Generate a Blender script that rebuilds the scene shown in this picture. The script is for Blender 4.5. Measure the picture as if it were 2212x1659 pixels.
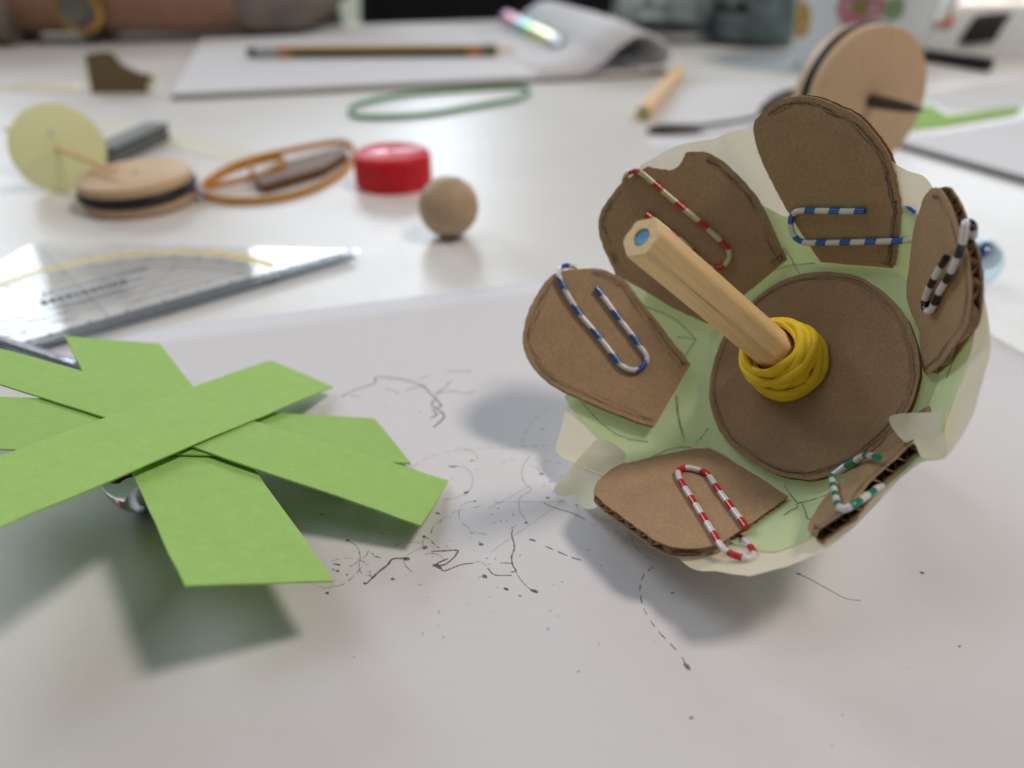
import bpy, bmesh, math, random
from mathutils import Vector, Matrix, noise
random.seed(7)
R = math.radians
MM = 0.001
scene = bpy.context.scene
for o in list(bpy.data.objects):
    bpy.data.objects.remove(o)
COL = scene.collection

# ------------------------------------------------------------------ camera
CAM_H, PITCH, FOC = 100.0, R(31), 1736.0          # mm, rad, pixels on a 2212 px wide picture
cam_d = bpy.data.cameras.new('camera')
cam = bpy.data.objects.new('camera', cam_d)
COL.objects.link(cam)
cam.location = (0, 0, CAM_H * MM)
cam.rotation_euler = (R(90) - PITCH, 0, 0)
cam_d.sensor_width = 36.0
cam_d.lens = 36.0 * FOC / 2212.0
cam_d.clip_start = 0.005
cam_d.clip_end = 50
cam_d.dof.use_dof = True
cam_d.dof.focus_distance = 0.140
cam_d.dof.aperture_fstop = 10.0
scene.camera = cam

# ------------------------------------------------------------------ light
world = bpy.data.worlds.new('World')
scene.world = world
world.use_nodes = True
bg = world.node_tree.nodes['Background']
bg.inputs[0].default_value = (0.95, 0.96, 1.0, 1)
bg.inputs[1].default_value = 0.07

def area(name, loc, target, sx, sy, power, col):
    d = bpy.data.lights.new(name, 'AREA')
    d.shape = 'RECTANGLE'; d.size = sx; d.size_y = sy
    d.energy = power; d.color = col
    o = bpy.data.objects.new(name, d)
    COL.objects.link(o)
    o.location = loc
    o.rotation_euler = (Vector(target) - Vector(loc)).to_track_quat('-Z', 'Y').to_euler()
    return o
area('window_light_left', (-1.75, 2.06, 1.12), (-0.1, 0.2, 0), 0.80, 1.15, 14, (0.82, 0.91, 1.0))
area('window_light_middle', (-0.48, 2.55, 0.86), (0.0, 0.2, 0), 0.75, 0.72, 12, (0.80, 0.90, 1.0))
area('window_light_right', (1.35, 2.45, 1.00), (0.1, 0.2, 0), 1.0, 0.9, 10, (0.82, 0.91, 1.0))
area('ceiling_lamp', (1.06, 0.08, 2.00), (0, 0.12, 0), 0.38, 0.38, 15, (1.0, 0.87, 0.76))
area('ceiling_lamp_left', (-1.05, 0.25, 1.85), (0, 0.14, 0), 1.0, 1.0, 4.6, (0.92, 0.95, 1.0))

scene.view_settings.view_transform = 'Standard'
scene.view_settings.look = 'None'
scene.view_settings.gamma = 1.0
scene.view_settings.exposure = 0.54
scene.cycles.max_bounces = 10
scene.cycles.transparent_max_bounces = 24
scene.cycles.caustics_reflective = False
scene.cycles.caustics_refractive = False

# ------------------------------------------------------------------ helpers
FW = Vector((0, math.cos(PITCH), -math.sin(PITCH)))
DN = Vector((0, -math.sin(PITCH), -math.cos(PITCH)))
def at(px, py, z=0.0):
    """point (mm) of height z that stands under pixel px, py of the 2212 px wide photograph"""
    r = Vector((1, 0, 0)) * ((px - 1106) / FOC) + DN * ((py - 829.5) / FOC) + FW
    return Vector((0, 0, CAM_H)) + r * ((z - CAM_H) / r.z)
def at_depth(px, py, s):
    r = Vector((1, 0, 0)) * ((px - 1106) / FOC) + DN * ((py - 829.5) / FOC) + FW
    return Vector((0, 0, CAM_H)) + r * s

def tag(o, label=None, cat=None, group=None, kind=None):
    if label: o['label'] = label
    if cat: o['category'] = cat
    if group: o['group'] = group
    if kind: o['kind'] = kind
    return o
def thing(name, label, cat, loc=(0, 0, 0), group=None, mat4=None):
    e = bpy.data.objects.new(name, None)
    e.empty_display_size = 0.005
    COL.objects.link(e)
    if mat4 is not None: e.matrix_world = mat4
    else: e.location = Vector(loc) * MM
    return tag(e, label, cat, group)
def mesh(name, verts, faces, mat, parent=None, smooth=False, uvs=None, org=None):
    """verts in mm, local to parent (org is subtracted when given)"""
    org = Vector(org) if org is not None else Vector((0, 0, 0))
    me = bpy.data.meshes.new(name)
    me.from_pydata([tuple((Vector(v) - org) * MM) for v in verts], [], faces)
    if uvs is not None:
        l = me.uv_layers.new(name='UVMap')
        for lp in me.loops:
            l.data[lp.index].uv = uvs[lp.vertex_index]
    me.validate()
    if smooth:
        me.polygons.foreach_set('use_smooth', [True] * len(me.polygons))
    me.update()
    o = bpy.data.objects.new(name, me)
    COL.objects.link(o)
    if mat: me.materials.append(mat)
    if parent: o.parent = parent
    elif org.length: o.location = org * MM
    return o
def autosmooth(o, ang=35):
    me = o.data
    bm = bmesh.new(); bm.from_mesh(me)
    for f in bm.faces: f.smooth = True
    for e in bm.edges:
        if len(e.link_faces) == 2 and e.calc_face_angle(0) > R(ang): e.smooth = False
    bm.to_mesh(me); bm.free()
    return o
def fixn(o):
    bm = bmesh.new(); bm.from_mesh(o.data)
    bmesh.ops.recalc_face_normals(bm, faces=bm.faces)
    bm.to_mesh(o.data); bm.free()
    return o
def bevel(o, w, seg=2, ang=40):
    m = o.modifiers.new('bevel', 'BEVEL'); m.width = w * MM; m.segments = seg
    m.limit_method = 'ANGLE'; m.angle_limit = R(ang)
    return o

def catmull(pts, n=6, closed=False):
    pts = [Vector(p) for p in pts]
    out = []
    N = len(pts)
    for i in range(N if closed else N - 1):
        if closed: p0, p1, p2, p3 = pts[i - 1], pts[i], pts[(i + 1) % N], pts[(i + 2) % N]
        else: p0, p1, p2, p3 = pts[max(i - 1, 0)], pts[i], pts[i + 1], pts[min(i + 2, N - 1)]
        for k in range(n):
            t = k / n
            out.append(0.5 * ((2 * p1) + (p2 - p0) * t + (2 * p0 - 5 * p1 + 4 * p2 - p3) * t * t + (3 * p1 - p0 - 3 * p2 + p3) * t ** 3))
    if not closed: out.append(pts[-1])
    return out
def smooth_outline(pts, n=4, sharp=38):
    """closed 2D outline, Catmull-Rom smoothed but keeping its corners"""
    P = [Vector((p[0], p[1], 0)) for p in pts]
    N = len(P)
    cr = []
    for i in range(N):
        a, b = (P[i] - P[i - 1]), (P[(i + 1) % N] - P[i])
        cr.append(a.length > 1e-6 and b.length > 1e-6 and a.angle(b) > R(sharp))
    out = []
    for i in range(N):
        p1, p2 = P[i], P[(i + 1) % N]
        p0 = p1 if cr[i] else P[i - 1]
        p3 = p2 if cr[(i + 1) % N] else P[(i + 2) % N]
        for k in range(n):
            t = k / n
            v = 0.5 * ((2 * p1) + (p2 - p0) * t + (2 * p0 - 5 * p1 + 4 * p2 - p3) * t * t + (3 * p1 - p0 - 3 * p2 + p3) * t ** 3)
            out.append((v.x, v.y))
    return out
def tube_data(pts, r, seg=10, closed=False, flat=1.0, up=None, cap=True):
    pts = [Vector(p) for p in pts]
    N = len(pts)
    rr = r if callable(r) else (lambda t: r)
    T = []
    for i in range(N):
        a = pts[(i + 1) % N] if (closed or i < N - 1) else pts[i]
        b = pts[i - 1] if (closed or i > 0) else pts[i]
        T.append((a - b).normalized())
    ref = Vector(up) if up else (Vector((0, 0, 1)) if abs(T[0].z) < .9 else Vector((1, 0, 0)))
    nrm = (ref - T[0] * ref.dot(T[0])).normalized()
    verts, faces, uvs = [], [], []
    L = 0
    for i in range(N):
        if i: L += (pts[i] - pts[i - 1]).length
        if up:
            u = Vector(up); nrm = (u - T[i] * u.dot(T[i])).normalized()
        else:
            nrm = (nrm - T[i] * nrm.dot(T[i])).normalized()
        bi = T[i].cross(nrm)
        q = rr(i / max(N - 1, 1))
        for k in range(seg):
            a = 2 * math.pi * k / seg
            verts.append(pts[i] + nrm * math.cos(a) * q * flat + bi * math.sin(a) * q)
            uvs.append((L, k / seg))
    M_ = N if closed else N - 1
    for i in range(M_):
        j = (i + 1) % N
        for k in range(seg):
            l = (k + 1) % seg
            faces.append((i * seg + k, i * seg + l, j * seg + l, j * seg + k))
    if not closed and cap:
        faces.append(tuple(range(seg))[::-1])
        faces.append(tuple((N - 1) * seg + k for k in range(seg)))
    return verts, faces, uvs
def tube(name, pts, r, mat, parent=None, seg=10, closed=False, flat=1.0, up=None, org=None):
    v, f, uv = tube_data(pts, r, seg, closed, flat, up)
    return autosmooth(fixn(mesh(name, v, f, mat, parent, True, uv, org)), 50)
def lathe_data(prof, seg=48, M4=None):
    verts, faces = [], []
    for r, z in prof:
        for k in range(seg):
            a = 2 * math.pi * k / seg
            verts.append(Vector((r * math.cos(a), r * math.sin(a), z)))
    for i in range(len(prof) - 1):
        for k in range(seg):
            l = (k + 1) % seg
            faces.append((i * seg + k, i * seg + l, (i + 1) * seg + l, (i + 1) * seg + k))
    if prof[0][0] > 1e-6: faces.append(tuple(range(seg))[::-1])
    if prof[-1][0] > 1e-6: faces.append(tuple((len(prof) - 1) * seg + k for k in range(seg)))
    if M4: verts = [M4 @ v for v in verts]
    return verts, faces
def lathe(name, prof, mat, parent=None, seg=48, M4=None, org=None, ang=35):
    v, f = lathe_data(prof, seg, M4)
    return autosmooth(fixn(mesh(name, v, f, mat, parent, True, None, org)), ang)
def prism(name, outline, z0, z1, mat, parent=None, org=None, xf=None):
    """closed outline [(x, y)] extruded from z0 to z1; xf maps (x, y, z)"""
    n = len(outline)
    V = [Vector((x, y, z0)) for x, y in outline] + [Vector((x, y, z1)) for x, y in outline]
    if xf: V = [xf(v) for v in V]
    F = [tuple(range(n))[::-1], tuple(range(n, 2 * n))] + [(i, (i + 1) % n, n + (i + 1) % n, n + i) for i in range(n)]
    return fixn(mesh(name, V, F, mat, parent, False, None, org))
def ribbon(pts, w, dash=None, jit=0.0):
    """flat strip along pts (Vectors with a common z) -> verts, faces"""
    verts, faces = [], []
    ps = [Vector(p) for p in pts]
    L = 0; prev = None
    for i, p in enumerate(ps):
        a = ps[min(i + 1, len(ps) - 1)] - ps[max(i - 1, 0)]
        if i: L += (p - ps[i - 1]).length
        n = Vector((-a.y, a.x, 0))
        if n.length < 1e-9: continue
        n.normalize()
        ww = w(i / (len(ps) - 1)) if callable(w) else w
        ww *= 1 + jit * (random.random() - .5)
        on = True
        if dash: on = (L % (dash[0] + dash[1])) < dash[0]
        idx = len(verts)
        verts += [p + n * ww / 2, p - n * ww / 2]
        if prev is not None and on: faces.append((prev, prev + 1, idx + 1, idx))
        prev = idx
    return verts, faces
def box_pts(sx, sy, sz):
    V = [Vector((x * sx / 2, y * sy / 2, z * sz)) for x in (-1, 1) for y in (-1, 1) for z in (0, 1)]
    F = [(0, 1, 3, 2), (4, 6, 7, 5), (0, 4, 5, 1), (2, 3, 7, 6), (0, 2, 6, 4), (1, 5, 7, 3)]
    return V, F

# ------------------------------------------------------------------ materials
class NT:
    def __init__(s, name):
        s.m = bpy.data.materials.new(name); s.m.use_nodes = True
        s.t = s.m.node_tree; s.b = s.t.nodes['Principled BSDF']; s.out = s.t.nodes['Material Output']
        s.tc = None
    def n(s, typ, **kw):
        nd = s.t.nodes.new(typ)
        for k, v in kw.items(): setattr(nd, k, v)
        return nd
    def l(s, a, b): s.t.links.new(a, b)
    def coord(s, scale=(1, 1, 1), uv=False, rot=(0, 0, 0)):
        tc = s.n('ShaderNodeTexCoord'); mp = s.n('ShaderNodeMapping')
        k = 1 if uv else 1000
        mp.inputs['Scale'].default_value = [c * k for c in scale]
        mp.inputs['Rotation'].default_value = rot
        s.l(tc.outputs['UV' if uv else 'Object'], mp.inputs[0])
        return mp.outputs[0]
    def noise(s, vec, scale, detail=4, rough=.6, dist=0):
        nd = s.n('ShaderNodeTexNoise')
        nd.inputs['Scale'].default_value = scale; nd.inputs['Detail'].default_value = detail
        nd.inputs['Roughness'].default_value = rough; nd.inputs['Distortion'].default_value = dist
        s.l(vec, nd.inputs['Vector']); return nd.outputs['Fac']
    def ramp(s, fac, stops):
        nd = s.n('ShaderNodeValToRGB'); cr = nd.color_ramp
        while len(cr.elements) < len(stops): cr.elements.new(.5)
        for e, (p, c) in zip(cr.elements, stops):
            e.position = p; e.color = (c if len(c) == 4 else (*c, 1)) if isinstance(c, (tuple, list)) else (c, c, c, 1)
        s.l(fac, nd.inputs[0]); return nd.outputs[0]
    def mix(s, fac, a, b, blend='MIX'):
        nd = s.n('ShaderNodeMix'); nd.data_type = 'RGBA'; nd.blend_type = blend
        for i, v in ((0, fac), (6, a), (7, b)):
            if hasattr(v, 'is_linked') or isinstance(v, bpy.types.NodeSocket): s.l(v, nd.inputs[i])
            else: nd.inputs[i].default_value = v if i == 0 else (*v[:3], 1)
        return nd.outputs[2]
    def bump(s, h, strength=.3, dist=.05):
        nd = s.n('ShaderNodeBump'); nd.inputs['Strength'].default_value = strength
        nd.inputs['Distance'].default_value = dist * MM
        s.l(h, nd.inputs['Height']); s.l(nd.outputs[0], s.b.inputs['Normal']); return nd
    def set(s, **kw):
        for k, v in kw.items():
            k = k.replace('_', ' ')
            s.b.inputs[k].default_value = (*v, 1) if isinstance(v, tuple) and len(v) == 3 else v
        return s
    def math(s, op, a, b=None):
        nd = s.n('ShaderNodeMath', operation=op)
        for i, v in enumerate((a, b)):
            if v is None: continue
            if isinstance(v, bpy.types.NodeSocket): s.l(v, nd.inputs[i])
            else: nd.inputs[i].default_value = v
        return nd.outputs[0]
    def translucent(s, col, amt, transp=0.0):
        tr = s.n('ShaderNodeBsdfTranslucent'); tr.inputs[0].default_value = (*col, 1)
        mx = s.n('ShaderNodeMixShader'); mx.inputs[0].default_value = amt
        s.l(s.b.outputs[0], mx.inputs[1]); s.l(tr.outputs[0], mx.inputs[2])
        o = mx.outputs[0]
        if transp:
            tp = s.n('ShaderNodeBsdfTransparent'); m2 = s.n('ShaderNodeMixShader'); m2.inputs[0].default_value = transp
            s.l(o, m2.inputs[1]); s.l(tp.outputs[0], m2.inputs[2]); o = m2.outputs[0]
        s.l(o, s.out.inputs[0]); return s

def plain(name, col, rough=.5, var=.12, scale=.6, **kw):
    m = NT(name); v = m.coord()
    f = m.noise(v, scale, 5)
    c = m.ramp(f, [(.25, tuple(x * (1 - var) for x in col)), (.75, tuple(min(1, x * (1 + var)) for x in col))])
    m.l(c, m.b.inputs['Base Color']); m.set(Roughness=rough, **kw)
    return m.m

def mat_cardboard(name, col):
    m = NT(name); v = m.coord()
    vf = m.coord((.35, 2.2, 1))
    blot = m.noise(v, .16, 4); fine = m.noise(v, 1.5, 7, .75); fib = m.noise(vf, .9, 7, .75, .6)
    c = m.ramp(blot, [(.3, tuple(x * .90 for x in col)), (.7, tuple(x * 1.07 for x in col))])
    c = m.mix(m.ramp(fine, [(.33, .45), (.64, 1.0)]), tuple(x * .5 for x in col), c)
    c = m.mix(m.ramp(fib, [(.62, 0.0), (.78, .55)]), c, tuple(min(1, x * 1.5 + .02) for x in col))
    spk = m.noise(m.coord((1, 1, 1), rot=(0, 0, .7)), .9, 2, .5)
    c = m.mix(m.ramp(spk, [(.74, 0.0), (.80, .75)]), c, (col[0] * .25, col[1] * .22, col[2] * .2))
    m.l(c, m.b.inputs['Base Color']); m.set(Roughness=.9, Specular_IOR_Level=.15)
    h = m.math('ADD', m.math('MULTIPLY', fine, .6), m.math('MULTIPLY', fib, .6))
    sx = m.n('ShaderNodeSeparateXYZ'); m.l(v, sx.inputs[0])
    rib = m.math('SINE', m.math('MULTIPLY', m.math('ADD', sx.outputs[0], m.math('MULTIPLY', blot, 1.5)), 2 * math.pi / 2.3))
    h = m.math('ADD', h, m.math('MULTIPLY', rib, .10))
    m.bump(h, .8, .08)
    return m.m
M_CARD = mat_cardboard('cardboard', (.45, .305, .18))
M_CARD2 = mat_cardboard('cardboard_disc', (.40, .262, .155))
M_CARD_DK = mat_cardboard('cardboard_scrap', (.22, .16, .09))
M_FLUTE = plain('cardboard_fluting', (.40, .27, .165), .95, .25, 2.0)

def mat_paper(name, col, amt=.25, fib=.08, bump=.25, tcol=None, rough=.85):
    m = NT(name); v = m.coord()
    a = m.noise(v, .35, 4); b = m.noise(v, 1.7, 6, .75); f = m.noise(m.coord((.5, 2.2, 1), rot=(0, 0, .5)), .85, 6, .7, .8)
    c = m.ramp(a, [(.25, tuple(x * (1 - fib * .6) for x in col)), (.75, tuple(min(1, x * (1 + fib * .4)) for x in col))])
    c = m.mix(m.ramp(b, [(.35, .35 + fib), (.7, 0.0)]), c, tuple(x * (1 - fib * 1.8) for x in col))
    c = m.mix(m.ramp(f, [(.60, 0.0), (.76, min(1, fib * 5))]), c, tuple(min(1, x * 1.2 + .05) for x in col))
    m.l(c, m.b.inputs['Base Color']); m.set(Roughness=rough, Specular_IOR_Level=.2)
    m.bump(m.math('ADD', b, f), bump, .06)
    m.translucent(tcol or col, amt)
    return m.m
M_SHEET = mat_paper('white_paper', (.81, .80, .825), .10, .03, .35)
M_LIME = mat_paper('lime_paper', (.47, .74, .22), .20, .125, .6)
M_LIME_B = mat_paper('lime_paper_b', (.43, .69, .20), .20, .125, .6)
M_LIME_C = mat_paper('lime_paper_c', (.45, .72, .21), .20, .125, .6)
M_PALEGREEN = mat_paper('pale_green_paper', (.72, .85, .58), .42, .04, .3, (.74, .90, .54))
M_PAPER_BACK = mat_paper('pad_paper', (.80, .81, .84), .05, .03, .2)

def mat_tape(name='masking_tape', amt=.42, transp=.03):
    m = NT(name); v = m.coord()
    cr = m.noise(m.coord((.4, 2.2, 1), rot=(0, 0, .6)), .9, 6, .7, 1.5); b = m.noise(v, .3, 4)
    c = m.ramp(b, [(.3, (.94, .87, .64)), (.7, (.96, .93, .80))])
    c = m.mix(m.ramp(cr, [(.45, 0.0), (.75, .35)]), c, (.74, .66, .46))
    m.l(c, m.b.inputs['Base Color']); m.set(Roughness=.42, Specular_IOR_Level=.45)
    m.bump(cr, .6, .18)
    m.translucent((1.0, .95, .76), amt, transp)
    return m.m
M_TAPE = mat_tape()
M_TAPE2 = mat_tape('folded_masking_tape', .25, .0)

def mat_wood(name, col, dark=.72, ringscale=.55, rough=.55, rot=(0, 0, 0), stretch=(3.2, 3.2, .16)):
    m = NT(name)
    v = m.coord(stretch, rot=rot)
    g = m.noise(v, ringscale, 6, .65, .7); f = m.noise(m.coord(tuple(s * 5 for s in stretch), rot=rot), 1.1, 4, .7)
    c = m.ramp(g, [(.28, tuple(x * dark for x in col)), (.55, col), (.8, tuple(min(1, x * 1.12) for x in col))])
    c = m.mix(m.ramp(f, [(.5, 0.0), (.78, .35)]), c, tuple(x * .6 for x in col))
    m.l(c, m.b.inputs['Base Color']); m.set(Roughness=rough, Specular_IOR_Level=.3)
    m.bump(f, .2, .03)
    return m.m
M_PENCILWOOD = mat_wood('pencil_wood', (.86, .61, .31), .84, .5)
M_BEECH = mat_wood('beech_wood', (.68, .48, .29), .80, .45, .5, (0, R(90), 0))
M_BALLWOOD = mat_wood('ball_wood', (.52, .375, .24), .74, .5, .5, (R(35), R(60), 0), (1.6, 1.6, .12))
M_DARKWOOD = mat_wood('dark_wood', (.17, .085, .035), .6, .5, .5, (0, R(90), 0))
M_SPINDLE = plain('dark_spindle', (.05, .035, .028), .5, .3, .8)

def mat_stripe(name, dark, light, period=2.9, duty=.45, slant=.0, rough=.22):
    m = NT(name)
    uv = m.n('ShaderNodeUVMap'); sp = m.n('ShaderNodeSeparateXYZ'); m.l(uv.outputs[0], sp.inputs[0])
    ang = m.math('SINE', m.math('MULTIPLY', sp.outputs[1], 2 * math.pi))
    u = m.math('ADD', sp.outputs[0], m.math('MULTIPLY', ang, slant))
    nz = m.noise(m.coord(), 1.2, 3)
    u = m.math('ADD', u, m.math('MULTIPLY', nz, .35))
    fr = m.math('FRACT', m.math('DIVIDE', u, period))
    st = m.math('LESS_THAN', fr, duty)
    wear = m.noise(m.coord(), .8, 4)
    lc = m.ramp(wear, [(.3, tuple(x * .9 for x in light)), (.7, light)])
    c = m.mix(st, lc, dark)
    m.l(c, m.b.inputs['Base Color']); m.set(Roughness=rough, Coat_Weight=.3, Coat_Roughness=.15)
    return m.m
WHITE_P = (.74, .72, .74)
M_CLIP = {'left': mat_stripe('clip_blue', (.015, .11, .42), WHITE_P, 6.4, .42, .5),
          'upleft': mat_stripe('clip_red_cream', (.50, .012, .018), (.62, .57, .34), 5.9, .40, .15),
          'top': mat_stripe('clip_blue_b', (.012, .13, .45), WHITE_P, 4.7, .43, .12),
          'right': mat_stripe('clip_black', (.012, .012, .016), WHITE_P, 6.0, .42, .08),
          'botleft': mat_stripe('clip_red', (.52, .014, .03), WHITE_P, 5.4, .46, .12),
          'botright': mat_stripe('clip_green', (.0, .22, .14), WHITE_P, 4.6, .46, .06)}
def mat_rubber(name, col, rough=.5):
    m = NT(name); v = m.coord(); a = m.noise(v, .5, 4); b = m.noise(v, 5, 3)
    c = m.ramp(a, [(.3, tuple(x * .86 for x in col)), (.7, col)])
    m.l(c, m.b.inputs['Base Color'])
    m.set(Roughness=rough, Subsurface_Weight=.12, Subsurface_Scale=.001, Specular_IOR_Level=.35)
    m.bump(b, .25, .02)
    return m.m
M_YELLOW = mat_rubber('yellow_rubber', (.98, .70, .03))
M_ORANGE = mat_rubber('orange_rubber', (.62, .27, .012))
M_GREENBAND = mat_rubber('green_rubber', (.10, .34, .16))
M_BLACK = mat_rubber('black_rubber', (.012, .012, .015), .42)
M_RED = mat_rubber('red_plastic', (.80, .025, .04), .28)
M_LEADBLUE = plain('blue_lead', (.09, .36, .62), .6, .35, 1.6)
M_LEADGREEN = plain('green_lead', (.03, .38, .12), .5, .3, 1.6)
M_TABLE_N = NT('table_laminate')
_v = M_TABLE_N.coord(); _f = M_TABLE_N.noise(_v, .012, 4); _g = M_TABLE_N.noise(_v, .25, 4)
M_TABLE_N.l(M_TABLE_N.ramp(_f, [(.3, (.72, .715, .69)), (.7, (.78, .775, .755))]), M_TABLE_N.b.inputs['Base Color'])
M_TABLE_N.l(M_TABLE_N.ramp(_g, [(.3, .35), (.7, .43)]), M_TABLE_N.b.inputs['Roughness'])
M_TABLE_N.bump(_g, .06, .02); M_TABLE_N.set(Specular_IOR_Level=.48)
M_TABLE = M_TABLE_N.m
def mat_graphite():
    m = NT('graphite'); v = m.coord(); f = m.noise(v, 5.0, 4, .7)
    m.set(Base_Color=(.055, .05, .055), Roughness=.6)
    tp = m.n('ShaderNodeBsdfTransparent'); mx = m.n('ShaderNodeMixShader')
    m.l(m.ramp(f, [(.34, 0.15), (.6, .85)]), mx.inputs[0])
    m.l(tp.outputs[0], mx.inputs[1]); m.l(m.b.outputs[0], mx.inputs[2]); m.l(mx.outputs[0], m.out.inputs[0])
    return m.m
M_GRAPH = mat_graphite()
def mat_faint(name, col, lo, hi):
    m = NT(name); v = m.coord(); f = m.noise(v, 4.0, 4, .7)
    m.set(Base_Color=col, Roughness=.7)
    tp = m.n('ShaderNodeBsdfTransparent'); mx = m.n('ShaderNodeMixShader')
    m.l(m.ramp(f, [(.35, lo), (.65, hi)]), mx.inputs[0])
    m.l(tp.outputs[0], mx.inputs[1]); m.l(m.b.outputs[0], mx.inputs[2]); m.l(mx.outputs[0], m.out.inputs[0])
    return m.m
M_FAINT = mat_faint('faint_pencil', (.06, .06, .065), .05, .5)
M_SMUDGE = mat_faint('smudged_pencil', (.045, .035, .035), .02, .6)
M_SMEAR = mat_faint('broad_pencil_smear', (.06, .045, .04), .0, .30)
M_INK = mat_faint('black_ink', (.04, .035, .042), .30, .75)
M_INKTHIN = mat_faint('thin_ink', (.05, .045, .05), .12, .55)
M_INKBLUE = mat_faint('blue_ink', (.10, .30, .42), .05, .5)

# flower top, measured in mm in its own frame (z along the pencil axle)
TOP_O=(53.98595, 127.49293, 25.8427); TOP_EX=(0.69002, -0.0, 0.72379); TOP_EY=(-0.25231, 0.93727, 0.24054); TOP_N=(-0.67838, -0.3486, 0.64674)
PEN_XY=(-1.25, 3.03); PEN_L=48.98; PEN_D=39.69
DISC=[(-0.54, 21.38), (5.86, 20.95), (10.94, 18.31), (14.81, 14.23), (17.74, 9.21), (19.05, 2.29), (18.7, -3.8), (16.51, -10.1), (13.77, -14.4), (9.18, -17.98), (3.64, -19.7), (-2.13, -20.3), (-7.85, -19.03), (-11.37, -16.9), (-15.5, -11.96), (-18.22, -5.58), (-19.48, 0.19), (-18.89, 5.94), (-16.97, 10.82), (-12.47, 16.3), (-6.8, 20.12)]
PL={'left': (138, 21.5, 46), 'upleft': (91, 21.5, 47), 'top': (42, 20.8, 48), 'right': (-18, 19.3, 56), 'botleft': (-154, 21, 52), 'botright': (-92, 19.3, 47)}
PET={
 'left':[(-12.75, 34.86), (-14.24, 32.38), (-14.78, 30.56), (-15.85, 27.69), (-16.17, 25.16), (-15.6, 22.27), (-15.01, 20.43), (-12.64, 17.52), (-9.97, 14.3), (-7.58, 11.17), (-4.71, 7.95), (-2.99, 5.53), (-0.98, 3.43), (13.58, 7.58), (13.6, 11.17), (13.17, 15.0), (12.86, 18.82), (12.13, 23.01), (11.72, 25.62), (10.96, 28.85), (9.46, 32.28), (7.86, 34.5), (5.98, 36.3), (3.67, 37.59), (0.85, 38.13), (-1.85, 38.24), (-4.39, 38.04), (-7.68, 37.26), (-10.44, 36.46)],
 'upleft':[(2.82, 35.47), (-0.91, 34.65), (-2.89, 34.19), (-3.92, 32.69), (-4.95, 31.21), (-6.03, 30.23), (-7.31, 29.92), (-8.48, 30.15), (-9.68, 30.76), (-10.27, 30.65), (-11.39, 29.76), (-12.74, 28.28), (-13.59, 26.25), (-14.21, 22.67), (-14.36, 18.58), (-14.13, 14.46), (-13.31, 10.92), (-11.92, 6.7), (-11.07, 3.54), (-10.56, 1.64), (9.36, 2.2), (10.66, 5.24), (12.33, 9.25), (13.84, 14.39), (15.22, 18.81), (16.34, 22.17), (15.98, 23.94), (15.02, 27.25), (13.64, 30.57), (12.0, 32.78), (9.7, 34.33), (6.55, 35.01)],
 'top':[(12.06, 29.33), (10.02, 31.06), (7.38, 32.23), (4.66, 32.57), (1.82, 32.42), (-0.34, 31.9), (-2.37, 30.88), (-4.35, 29.69), (-6.77, 28.18), (-8.59, 26.3), (-10.51, 23.3), (-11.93, 20.38), (-12.66, 16.77), (-12.9, 13.16), (-13.05, 12.11), (-12.67, 9.0), (-11.99, 5.56), (-11.13, 2.31), (-10.4, 0.33), (3.03, 1.8), (5.38, 6.25), (7.47, 10.46), (9.03, 14.06), (10.55, 17.93), (11.75, 21.76), (12.53, 25.24), (12.59, 27.75)],
 'right':[(10.62, 22.41), (8.44, 24.26), (4.4, 25.05), (1.49, 24.79), (-1.65, 24.24), (-4.28, 24.13), (-6.45, 22.9), (-8.32, 21.63), (-9.94, 19.69), (-11.18, 17.16), (-11.29, 14.41), (-10.78, 8.63), (-10.16, 3.97), (-8.71, -1.01), (-7.35, -1.71), (-4.3, -0.17), (-1.58, 1.88), (2.47, 1.31), (5.33, 1.64), (7.02, 3.5), (8.08, 6.08), (9.76, 9.31), (11.09, 12.11), (11.59, 13.98), (11.59, 16.99), (11.92, 18.6), (11.2, 21.06)],
 'botleft':[(-9.73, 27.86), (-11.15, 26.52), (-12.98, 23.53), (-14.41, 19.71), (-14.5, 17.15), (-13.85, 14.6), (-13.45, 11.23), (-12.55, 7.07), (-11.45, 2.71), (-9.93, -0.4), (-7.14, -0.69), (-1.7, -0.26), (4.06, -0.07), (10.24, 0.64), (10.54, 2.51), (11.5, 8.14), (12.24, 12.25), (12.86, 16.36), (13.29, 18.88), (13.38, 21.28), (12.57, 23.74), (11.41, 25.85), (9.49, 27.51), (7.1, 28.32), (4.15, 28.46), (0.36, 28.51), (-3.22, 28.61), (-6.18, 28.55), (-8.6, 28.2)],
 'botright':[(12.81, -2.0), (13.0, 0.25), (12.4, 1.5), (8.09, 10.97), (7.34, 10.71), (5.6, 12.17), (3.92, 13.13), (1.82, 14.44), (0.13, 15.87), (-1.4, 18.04), (-3.35, 21.39), (-4.91, 21.41), (-6.89, 21.78), (-8.48, 21.8), (-9.1, 23.63), (-10.2, 20.33), (-10.41, 18.17), (-9.78, 15.7), (-8.38, 12.22), (-6.15, 8.71), (-3.93, 7.28), (-1.25, 5.45), (1.93, 3.19), (3.97, 1.92), (5.97, -0.89), (7.72, -2.0), (10.65, -2.0), (11.74, -2.0)],
}
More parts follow.
